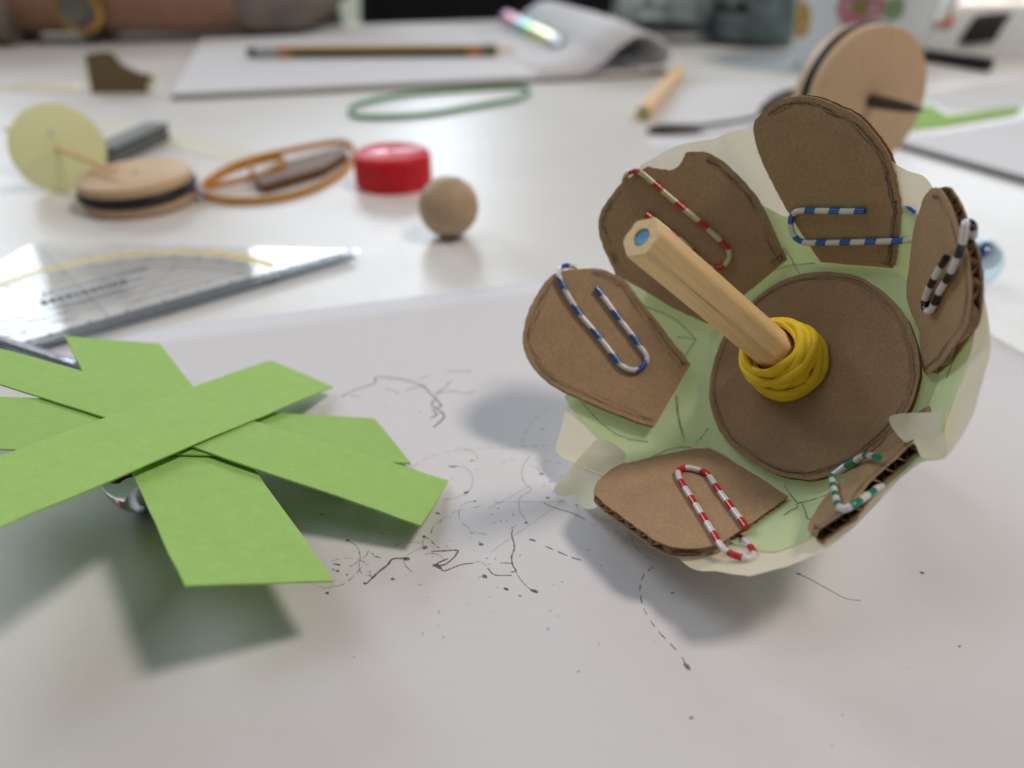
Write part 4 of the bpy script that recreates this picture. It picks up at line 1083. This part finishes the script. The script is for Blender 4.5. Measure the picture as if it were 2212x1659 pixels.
prof = []
for i in range(9): prof.append((PW - 84 + i * 6.5, 4.1 + .25 * (i / 8) ** 3 * 12))
for i in range(1, 19):
    a = R(-60 + i * 13.5); prof.append((PW - 22 + 15 * math.sin(a), 17 + 15 * math.cos(a) * (1 if i < 12 else .95) - (0 if i > 2 else 0)))
prof = catmull([Vector((x, 0, z)) for x, z in [(PW - 90, 4.15), (PW - 66, 5.2), (PW - 50, 11), (PW - 40, 20), (PW - 26, 27), (PW - 10, 24), (PW - 2, 14), (PW - 8, 5.5), (PW - 24, 4.3)]], 6)
for b in (-.8, PDp * .25, PDp * .5, PDp * .75, PDp):
    for p in prof: V.append(pp(p.x, b, p.z * (1 + .06 * math.sin(b * .02))))
m_ = len(prof)
for j in range(4):
    for i in range(m_ - 1): F.append((j * m_ + i, j * m_ + i + 1, (j + 1) * m_ + i + 1, (j + 1) * m_ + i))
ro = fixn(mesh('rolled_pages', V, F, M_PAPER_BACK, pad, True))
s = ro.modifiers.new('thickness', 'SOLIDIFY'); s.thickness = 1.6 * MM; s.offset = -1

def hex_pencil(name, label, a, b, r, paint, parts, zlift=0):
    """parts: list of (t0, t1, radius0, radius1, material, name)"""
    o = (a + b) / 2
    t = thing(name, label, 'pencil', (o.x, o.y, 0))
    for t0, t1, q0, q1, mt, nm in parts:
        p, q = a.lerp(b, t0) - Vector((o.x, o.y, 0)), a.lerp(b, t1) - Vector((o.x, o.y, 0))
        v, f, _ = tube_data([p, p.lerp(q, .02), q], (lambda t, q0=q0, q1=q1: q0 + (q1 - q0) * t), 6 if nm in ('barrel', 'barrel_stripe', 'band') else 16)
        autosmooth(fixn(mesh(nm, v, f, mt, t, True)), 30)
    return t
def mat_pencil_stripe():
    m = NT('yellow_black_paint'); tc = m.n('ShaderNodeTexCoord'); sp = m.n('ShaderNodeSeparateXYZ'); m.l(tc.outputs['Normal'], sp.inputs[0])
    st = m.math('GREATER_THAN', sp.outputs[2], .35)
    c = m.mix(st, (.02, .018, .012), (.55, .36, .03)); m.l(c, m.b.inputs['Base Color']); m.set(Roughness=.3); return m.m
M_STRIPED = mat_pencil_stripe()
M_ORPAINT = plain('orange_paint', (.55, .22, .04), .35)
M_ERASER = plain('dark_eraser', (.025, .03, .04), .7)
M_OLIVE = plain('olive_paint', (.12, .14, .05), .4)
hex_pencil('pencil', 'yellow and black striped pencil with eraser end lying on the drawing pad', at(535, 113, 8), at(1112, 108, 8), 3.6, None,
           [(0, .03, 3.1, 3.3, M_ERASER, 'eraser'), (.03, .115, 3.5, 3.5, M_METAL, 'ferrule'), (.115, .16, 3.75, 3.75, M_ORPAINT, 'band'), (.16, .82, 3.75, 3.75, M_STRIPED, 'barrel'), (.82, .875, 3.76, 3.76, M_ORPAINT, 'band'), (.875, .93, 3.74, 3.74, M_OLIVE, 'barrel_stripe'), (.93, .985, 3.6, 1.0, M_PENCILWOOD, 'sharpened_cone'), (.985, 1, 1.0, .25, M_SPINDLE, 'lead')])
# green-lead pencil stub: bare wood hexagon
a, b = at(1388, 246, 4.2), at(1466, 152, 4.2)
hex_pencil('pencil_stub', 'bare wooden pencil stub with green lead by the pad corner', a, b, 4, None,
           [(0, .012, 1.5, 1.5, M_LEADGREEN, 'lead'), (.010, 1, 4.3, 4.3, M_PENCILWOOD, 'barrel')])

# iridescent pen
def mat_holo():
    m = NT('holographic_foil'); uv = m.n('ShaderNodeUVMap'); sp = m.n('ShaderNodeSeparateXYZ'); m.l(uv.outputs[0], sp.inputs[0])
    w = m.math('ADD', m.math('DIVIDE', sp.outputs[0], 125.0), m.math('MULTIPLY', m.noise(m.coord(), .08, 3), .25))
    c = m.ramp(w, [(.10, (.55, .40, .75)), (.28, (.85, .35, .55)), (.45, (.85, .55, .60)), (.60, (.35, .75, .80)), (.75, (.45, .80, .40)), (.92, (.80, .82, .40))])
    m.l(c, m.b.inputs['Base Color']); m.set(Metallic=.4, Roughness=.28); return m.m
M_HOLO = mat_holo()
a, b = at(1096, 42, 10), at(1216, 102, 9)
o_ = (a + b) / 2
hp = thing('shiny_pen', 'short iridescent foil pen lying beside the rolled pages of the pad', 'pen', (o_.x, o_.y, 0))
org = Vector((o_.x, o_.y, 0))
tube('barrel', [(a - org).lerp(b - org, t / 10) for t in range(0, 10)], 7.5, M_HOLO, hp, 20)
tube('cap', [(a - org).lerp(b - org, .9), (a - org).lerp(b - org, 1.0)], lambda t: 7.6 - 2.6 * t, M_METAL, hp, 20)
tube('clip', [(a - org).lerp(b - org, .05) + Vector((0, -2, 5.6)), (a - org).lerp(b - org, .5) + Vector((0, -2, 5.8))], .9, M_METAL, hp, 8)

# folded cardboard scrap with tape at the back left
q0 = at(245, 206, 0)
sc_ = thing('cardboard_scrap', 'torn brown cardboard scrap with tape standing at the back left', 'cardboard', (q0.x, q0.y, 0))
def sp_(px, py, dy=0):   # points on an upright, slightly leaning sheet through the foot line
    f = at(px, 206, 0); top_ = at_depth(px, py, (at(px, 206, 0).y + dy) * math.cos(PITCH) + 50)
    d = q0.y + 6 + dy
    r = Vector((1, 0, 0)) * ((px - 1106) / FOC) + DN * ((py - 829.5) / FOC) + FW
    return Vector((0, 0, CAM_H)) + r * (d / r.y) - Vector((q0.x, q0.y, 0))
front = [sp_(x, y) for x, y in ((183, 119), (215, 112), (240, 114), (262, 140), (300, 158), (332, 164), (326, 186), (316, 207), (200, 211))]
n = len(front)
V = front + [p + Vector((0, 1.6, 0)) for p in front]
F = [tuple(range(n)), tuple(range(n, 2 * n))[::-1]] + [(i, (i + 1) % n, n + (i + 1) % n, n + i) for i in range(n)]
fixn(mesh('board', V, F, M_CARD_DK, sc_))
patch('tape_piece', [sp_(172, 150, -4), sp_(184, 128, -2), sp_(206, 188, -3), sp_(202, 211, -3), sp_(190, 203, -6)], M_TAPEFLAT, sc_, 1.0, .8, 4)
patch('tape_piece', [sp_(330, 132, 2), sp_(345, 165, 0), sp_(325, 200, -2), sp_(318, 185, -2), sp_(332, 160, 0)], M_TAPE, sc_, 1.0, .8, 14)
P = [at(-60, 188, 2), at(20, 182, 3), at(90, 176, 4), at(165, 178, 3), at(170, 190, 2), at(95, 196, 1.2), at(20, 192, 1.2), at(-60, 200, 1)]
c = sum(P, Vector()) / len(P); c.z = 0
tw = patch('tape_twist', [p - c for p in P], M_TAPE, None, 1.4, .8, 22); tw.location = c * MM
tag(tw, 'twisted strip of tape lying beside the cardboard scrap at the left edge', 'tape')

# white paper under the tool, lime strips
M_WHITE2 = mat_paper('white_paper_b', (.80, .81, .84), .05, .03, .2)
flat_poly('paper_sheet', [(1392, 322), (1478, 186), (1820, 176), (2020, 232), (1830, 318)], .05, .25, M_WHITE2, 'white paper sheet lying under the dark tool behind the flower top', 'paper')
flat_poly('green_paper_strip', [(1655, 228), (1690, 203), (1760, 196), (1745, 226)], .4, .25, M_LIME, 'scrap of lime green paper just left of the upright wheel', 'paper strip')
flat_poly('green_paper_strip', [(1960, 280), (1985, 232), (2012, 230), (2046, 250), (2196, 231), (2206, 238), (2196, 247), (2050, 272), (2010, 276)], .4, .25, M_LIME, 'lime green paper offcut right of the upright wheel', 'paper strip')
# dark tool: leaf-shaped blade, thin shaft and handle
M_TOOL = NT('dark_metal'); M_TOOL.set(Base_Color=(.10, .085, .075), Metallic=.6, Roughness=.42); M_TOOL = M_TOOL.m
t0 = at(1530, 275, 0)
tool = thing('modelling_tool', 'dark metal tool with leaf-shaped blade and thin shaft on the white paper', 'tool', (t0.x, t0.y, 0))
ax_ = [at(1402, 281, 2), at(1430, 277, 2.4), at(1480, 275, 2.6), at(1520, 272, 2.6)]
tube('blade', catmull([p - t0 for p in ax_], 8), lambda t: .4 + 5.6 * math.sin(math.pi * min(1, t * .8 + .12)) ** .8, M_TOOL, tool, 16, False, .28, (0, 0, 1))
tube('shaft', catmull([p - t0 for p in (at(1500, 273, 2.6), at(1560, 266, 3), at(1620, 256, 5), at(1650, 242, 9))], 6), 1.1, M_TOOL, tool, 10)
tube('handle', catmull([p - t0 for p in (at(1645, 245, 8), at(1668, 228, 12), at(1700, 205, 14), at(1790, 180, 15))], 6), lambda t: 1.4 + 2.6 * math.sin(math.pi * min(1, t + .15)), M_TOOL, tool, 12)

# right-hand pad with its edge shadow put in as a dark slab
PR = [at(1975, 330, 0), at(2330, 432, 0)]
ru = (PR[1] - PR[0]).normalized(); rv = Vector((-ru.y, ru.x, 0))
p2 = thing('notepad', 'white notepad over a painted shadow line at the right edge of the table', 'pad', PR[0])
def rp(a, b, z): return ru * a + rv * b + Vector((0, 0, z))
M_PADSHADOW = plain('pad_edge_shadow', (.10, .11, .125), .5, .1, .2)
LW = (PR[1] - PR[0]).length + 40
prism('board', [(-12, 0), (LW, 0), (LW, 96), (-12, 96)], .3, 1.5, M_PADSHADOW, p2, None, lambda v: rp(v.x, v.y, v.z))  # dark slab painted as the shadow line under the pages
prism('pages', [(-11, 1), (LW, 1), (LW, 95), (-11, 95)], 1.55, 3.2, M_WHITE2, p2, None, lambda v: rp(v.x, v.y, v.z))

# upright wooden wheel with spindle
uc = at_depth(1856, 213, 296)
uax = Vector((.36, -.93, .06)).normalized()
UW = wheel('wooden_spinner', 'beech disc spinner standing on edge with black rubber ring and dark spindle', 25.5, 12.6, axis_mat(uax, uc), 1.6, None, (uc.x, uc.y, 0), M_BEECH, 2.0)
oo = Vector((uc.x, uc.y, 0))
tube('spindle', [uc - oo + uax * 4, uc - oo + uax * 12, uc - oo + uax * 24, uc - oo + uax * 30], lambda t: 2.3 if t < .5 else 2.3 * (1 - (t - .5) * 1.75), M_SPINDLE, UW, 14)
tube('spindle', [uc - oo - uax * 4, uc - oo - uax * 16], 2.2, M_SPINDLE, UW, 14)

# mug with flower prints
M_MUG = plain('white_glaze', (.72, .77, .79), .18, .04, .05)
mg = Vector((238, 596, 0))
mug = thing('flower_mug', 'white mug printed with a yellow and a pink flower behind the upright wheel', 'mug', mg)
lathe('cup', [(.01, 0), (38, 0), (40, 1.2), (42.5, 6), (46, 60), (47.5, 98), (46.8, 99.5), (45, 98), (43, 50), (40, 8), (.01, 6)], M_MUG, mug, 72)
hx = [Vector((44 * math.cos(R(25)), 44 * math.sin(R(25)), 82)), Vector((70, 30, 80)), Vector((78, 34, 55)), Vector((66, 28, 30)), Vector((42 * math.cos(R(25)), 42 * math.sin(R(25)), 24))]
tube('handle', catmull(hx, 8), 4.5, M_MUG, mug, 14)
def mugp(az, z, out=.25):
    r = 42.5 + (z - 6) / 54 * 3.5 + out
    return Vector((r * math.cos(az), r * math.sin(az), z))
def mug_flower(name, label, az, z, rad, npet, mat, cmat, ragged):
    V, F = [], []
    for k in range(npet):
        a = 2 * math.pi * k / npet + .2
        b = len(V)
        for (u, w) in ((.15, .10), (.55, .24), (.9, .20), (1.0, 0), (.9, -.20), (.55, -.24), (.15, -.10)):
            q = rad * u * (1 + ragged * random.uniform(-.12, .12)); x = q * math.cos(a) - rad * w * math.sin(a) * 2.0 * (6 / npet) ; y = q * math.sin(a) + rad * w * math.cos(a) * 2.0 * (6 / npet)
            V.append(mugp(az + x / 45, z + y, .25 + .06 * (k % 2)))
        F.append(tuple(range(b, b + 7)))
    o = fixn(mesh(name, V, F, mat, mug)); o['label'] = label
    V = [mugp(az + rad * .32 * math.cos(2 * math.pi * k / 14) / 45, z + rad * .32 * math.sin(2 * math.pi * k / 14), .5) for k in range(14)]
    mesh('flower_centre', V, [tuple(range(14))], cmat, o)
M_FYEL = plain('printed_yellow', (.48, .29, .05), .3, .3, .4)
M_FPINK = plain('printed_pink', (.50, .17, .22), .3, .25, .4)
M_FOLIVE = plain('printed_olive', (.25, .22, .03), .4)
M_FLEAF = plain('printed_leaf', (.22, .33, .16), .4)
def az_at(px):  # mug surface azimuth seen under a pixel column
    best = None
    for k in range(180):
        a = R(180 + k); p = mg + mugp(a, 60); d = p - Vector((0, 0, CAM_H)); x = 1106 + FOC * d.x / d.dot(FW)
        if best is None or abs(x - px) < best[0]: best = (abs(x - px), a)
    return best[1]
def mz_at(az, py):
    best = None
    for z in range(0, 99):
        p = mg + mugp(az, z); d = p - Vector((0, 0, CAM_H)); y = 829.5 + FOC * d.dot(DN) / d.dot(FW)
        if best is None or abs(y - py) < best[0]: best = (abs(y - py), z)
    return best[1]
a1, a2 = az_at(1740), az_at(1872)
mug_flower('printed_flower', 'yellow printed flower', a1, mz_at(a1, 42), 13, 9, M_FYEL, M_FYEL, 1)
mug_flower('printed_flower', 'pink printed flower', a2, mz_at(a2, 16), 15, 12, M_FPINK, M_FOLIVE, .3)
a3 = az_at(1950)
mug_flower('printed_leaf', 'green printed leaf', a3, mz_at(a3, 20), 7, 4, M_FLEAF, M_FLEAF, .5)

# clear plastic tub and dark glass jar behind the pad
M_TUB = mat_clear('grey_clear_plastic', (.84, .87, .87), .12, 1.45)
M_JARG = mat_clear('green_grey_glass', (.78, .82, .82), .05, 1.45)
jc = at(1455, 92, 0) + Vector((0, 34, 0)); jc.z = 0
tub = thing('plastic_tub', 'clear grey plastic tub standing behind the rolled pages', 'tub', jc)
lathe('tub_wall', [(.01, .5), (46, .5), (47.5, 3), (52, 66), (54, 68), (52.5, 68.5), (50.6, 66), (46.4, 4), (.01, 2.5)], M_TUB, tub, 56)
M_TUBFILL = plain('grey_wadding', (.56, .60, .60), .8, .4, .08)
fl_ = patch('wadding', [Vector((44 * math.cos(2 * math.pi * k / 14), 44 * math.sin(2 * math.pi * k / 14), 12 + 12 * (k % 2) + 9 * math.sin(k * 2.1))) for k in range(14)], M_TUBFILL, tub, 16, 9, 5)
lathe('base_ring', [(47.6, .3), (50, .3), (51, 5), (48.2, 9)], M_GREYCARD, tub, 56)
jd = at(1632, 106, 0) + Vector((6, 36, 0)); jd.z = 0
jar = thing('glass_jar', 'dark greenish glass jar left of the flower mug', 'jar', jd)
lathe('jar_wall', [(.01, .4), (34, .4), (38, 4), (39, 60), (34, 72), (33, 84), (31.5, 84), (32.5, 71), (37, 59), (36, 5), (.01, 3)], M_JARG, jar, 56)
M_JARIN = plain('grey_stones', (.34, .37, .37), .7, .5, .06)
patch('contents', [Vector((34 * math.cos(2 * math.pi * k / 12), 34 * math.sin(2 * math.pi * k / 12), 24 + 14 * math.sin(k * 1.9))) for k in range(12)], M_JARIN, jar, 22, 8, 9)
lathe('contents_body', [(.01, 4), (35, 5), (36, 12), (35.5, 24), (.01, 30)], M_JARIN, jar, 40)
# white packet, strap and marker at the back right
M_PACK = plain('white_plastic_film', (.80, .83, .82), .22, .04, .02)
M_REDP = plain('red_print', (.62, .10, .07), .4)
M_STRAP = plain('black_strap', (.012, .011, .013), .6)
pk = at(2150, 128, 0) + Vector((24, 60, 0)); pk.z = 0
pack = thing('white_packet', 'glossy white packet with a red stripe and black strap at the back right', 'packet', pk)
V, F = [], []
nx, ny = 28, 16
for j in range(ny + 1):
    for i in range(nx + 1):
        x, y = -1 + 2 * i / nx, -1 + 2 * j / ny
        h = 52 * (max(0, 1 - abs(x) ** 3.5) ** .45) * (max(0, 1 - abs(y) ** 3) ** .5) + 5 * noise.noise(Vector((x * 3, y * 3, 1)))
        V.append(Vector((x * 105, y * 62 - x * 10, max(.4, h))))
for j in range(ny):
    for i in range(nx):
        q = j * (nx + 1) + i; F.append((q, q + 1, q + nx + 2, q + nx + 1))
mesh('film', V, F, M_PACK, pack, True)
def onpack(x, y, lift):
    h = 52 * (max(0, 1 - abs(x) ** 3.5) ** .45) * (max(0, 1 - abs(y) ** 3) ** .5) + 5 * noise.noise(Vector((x * 3, y * 3, 1)))
    return Vector((x * 105, y * 62 - x * 10, max(.4, h) + lift))
def packpatch(name, x0, x1, y0, y1, mat, sh=0):
    V, F = [], []
    for j in range(9):
        for i in range(9):
            y = y0 + (y1 - y0) * j / 8; V.append(onpack(x0 + (x1 - x0) * i / 8 + sh * j / 8, y, .9))
    for j in range(8):
        for i in range(8): q = j * 9 + i; F.append((q, q + 1, q + 10, q + 9))
    return mesh(name, V, F, mat, pack, True)
packpatch('red_stripe', -.90, -.55, -.93, -.80, M_REDP)
packpatch('strap', -.50, -.26, -.985, -.88, M_STRAP, .10)
a, b = at(1975, 116, 4), at(2138, 141, 4)
mo = (a + b) / 2; mo.z = 0
mk = thing('marker_pen', 'black marker pen lying in front of the white packet', 'pen', mo)
tube('barrel', [a - mo, a.lerp(b, .5) - mo, a.lerp(b, .7) - mo], 4.4, M_STRAP, mk, 16)
tube('cap', [a.lerp(b, .69) - mo, a.lerp(b, .98) - mo, b - mo], 4.8, M_STRAP, mk, 16)
# small warm things lost in blur: pale green sheet edge on the far right
flat_poly('paper_sheet', [(1990, 205), (2300, 150), (2400, 215), (2210, 232), (2050, 240)], .05, .2, M_WHITE2, 'pale paper sheet between the marker pen and the notepad', 'paper')

# ================================================================== person with folded arms at the far edge
M_SKIN = NT('skin'); _v = M_SKIN.coord(); _f = M_SKIN.noise(_v, .06, 4)
M_SKIN.l(M_SKIN.ramp(_f, [(.3, (.30, .16, .10)), (.7, (.38, .21, .135))]), M_SKIN.b.inputs['Base Color'])
M_SKIN.set(Roughness=.55, Subsurface_Weight=.1, Subsurface_Scale=.004); M_SKIN = M_SKIN.m
def mat_cloth(name, col, sc=.05):
    m = NT(name); v = m.coord(); a = m.noise(v, sc, 5); w = m.noise(m.coord((1, 6, 1)), .5, 3)
    c = m.ramp(a, [(.3, tuple(x * .75 for x in col)), (.7, tuple(min(1, x * 1.15) for x in col))]); m.l(c, m.b.inputs['Base Color'])
    m.set(Roughness=.95, Specular_IOR_Level=.1); m.bump(w, .3, .3); return m.m
M_SHIRT = mat_cloth('taupe_cloth', (.29, .245, .215))
M_JACKET = mat_cloth('black_cloth', (.018, .018, .022))
pb = Vector((-300, 960, 0))
per = thing('person', 'person in a taupe top with folded arms, cut off above the forearms', 'person', (pb.x, pb.y, -740))
def skin_mesh(name, joints, edges, radii, mat, parent, org, sub=2):
    me = bpy.data.meshes.new(name)
    me.from_pydata([tuple((Vector(j) - Vector(org)) * MM) for j in joints], edges, [])
    o = bpy.data.objects.new(name, me); COL.objects.link(o); o.parent = parent
    o.modifiers.new('skin', 'SKIN').use_smooth_shade = True
    for i, r in enumerate(radii):
        r = r if isinstance(r, tuple) else (r, r)
        me.skin_vertices[0].data[i].radius = (r[0] * MM, r[1] * MM)
    me.skin_vertices[0].data[0].use_root = True
    s = o.modifiers.new('sub', 'SUBSURF'); s.levels = s.render_levels = sub
    me.materials.append(mat)
    return o
po = (pb.x, pb.y, -740)
J = [(-310, 1000, -420), (-310, 985, -180), (-310, 965, 40), (-310, 960, 180),
     (-170, 960, 190), (-165, 900, 70), (-185, 765, 42), (-250, 738, 38), (-350, 722, 34), (-420, 726, 34), (-500, 745, 32),
     (-450, 960, 190), (-520, 900, 70), (-560, 780, 40), (-480, 760, 48)]
E_ = [(0, 1), (1, 2), (2, 3), (3, 4), (4, 5), (5, 6), (6, 7), (7, 8), (8, 9), (9, 10), (3, 11), (11, 12), (12, 13), (13, 14)]
skin_mesh('body', J, E_, [120, 125, 125, 110, 50, 42, 40, 37, 29, 32, 26, 50, 42, 38, 32], M_SKIN, per, po)
skin_mesh('shirt', [(-310, 1000, -430), (-310, 985, -180), (-310, 967, 40), (-310, 962, 180), (-166, 962, 192), (-165, 902, 72), (-196, 765, 42), (-212, 754, 42), (-248, 738, 40)],
          [(i, i + 1) for i in range(8)], [130, 135, 135, 120, 58, 50, 47, 45, 43], M_SHIRT, per, po)
# the other sleeve, loose and wrinkled, at the left
V, F, _ = tube_data(catmull([Vector(p) for p in ((-640, 850, 70), (-570, 760, 46), (-500, 728, 44), (-440, 714, 42), (-398, 714, 40))], 10), 46, 28)
V = [v + Vector((0, 1, 1)) * (7 * noise.noise(v * .035) + 4 * noise.noise(v * .09)) - Vector(po) for v in V]
V = [Vector((v.x, v.y, max(v.z, 740.5))) for v in V]
fixn(mesh('sleeve', V, F, M_SHIRT, per, True))
# wristwatch
M_GOLD = NT('gold_metal'); M_GOLD.set(Base_Color=(.55, .32, .08), Metallic=.9, Roughness=.3); M_GOLD = M_GOLD.m
M_DIAL = plain('watch_dial', (.30, .28, .24), .3, .15, .05)
M_LEATHER = plain('dark_strap_leather', (.06, .035, .02), .6, .2, .2)
wo = Vector((-340, 723, 0))
wt = thing('wristwatch', 'wristwatch with golden case and grey dial on the bare forearm', 'watch', (wo.x, wo.y, 0))
WAX = Vector((0, -.97, -.16)).normalized(); wc = Vector((0, 0, 34)) + WAX * 31
WM = axis_mat(WAX, wc)
lathe('case', [(.01, -3), (17, -3), (19.5, 0), (19.5, 4), (17.5, 6), (15.6, 6), (15.4, 5), (.01, 5)], M_GOLD, wt, 48, WM)
lathe('dial', [(.01, 5.4), (15.2, 5.4)], M_DIAL, wt, 40, WM)
V, F = [], []
for j in range(4):
    for i in range(40):
        a = 2 * math.pi * i / 40; x = (-9.5, -9, 9, 9.5)[j]; r = (31, 32.6, 32.6, 31)[j]
        V.append(Vector((x, r * math.cos(a), 34 + r * math.sin(a))))
for j in range(3):
    for i in range(40): F.append((j * 40 + i, j * 40 + (i + 1) % 40, (j + 1) * 40 + (i + 1) % 40, (j + 1) * 40 + i))
fixn(mesh('strap', V, F, M_LEATHER, wt, True))

# black jacket over a chair back beyond the table
jo = Vector((-80, 1180, -740))
jk = thing('jacket_chair', 'chair draped with a black jacket beyond the far table edge', 'chair', jo)
V, F = [], []
nx, nz = 40, 24
for s in (0, 1):
    for j in range(nz + 1):
        for i in range(nx + 1):
            x = -1 + 2 * i / nx; z = j / nz
            w = 170 + 30 * (1 - z); y = 46 * math.sqrt(max(0, 1 - x ** 4)) * (1 - .5 * z) * (-1 if s == 0 else 1)
            p = Vector((x * w - 90 * (1 - z) * (x < 0) * 0 - 150 * z * 0 + 60, y, 420 + z * 500))
            V.append(p + Vector((0, 1, .3)) * (16 * noise.noise(p * .011) + 8 * noise.noise(p * .03)))
n1 = (nx + 1) * (nz + 1)
for s in (0, 1):
    for j in range(nz):
        for i in range(nx):
            q = s * n1 + j * (nx + 1) + i; F.append((q, q + 1, q + nx + 2, q + nx + 1))
for i in range(nx):
    q = nz * (nx + 1) + i; F.append((q, q + 1, n1 + q + 1, n1 + q))
fixn(mesh('jacket', V, F, M_JACKET, jk, True))
M_CHAIRM = plain('chair_metal', (.10, .10, .10), .4)
for x in (-130, 250):
    for y in (-30, 330): tube('leg', [Vector((x, y, 0)), Vector((x, y, 450))], 12, M_CHAIRM, jk, 12)
V, F = box_pts(420, 400, 30); o = mesh('seat', [v + Vector((60, 150, 435)) for v in V], F, M_CHAIRM, jk); bevel(o, 8, 3)
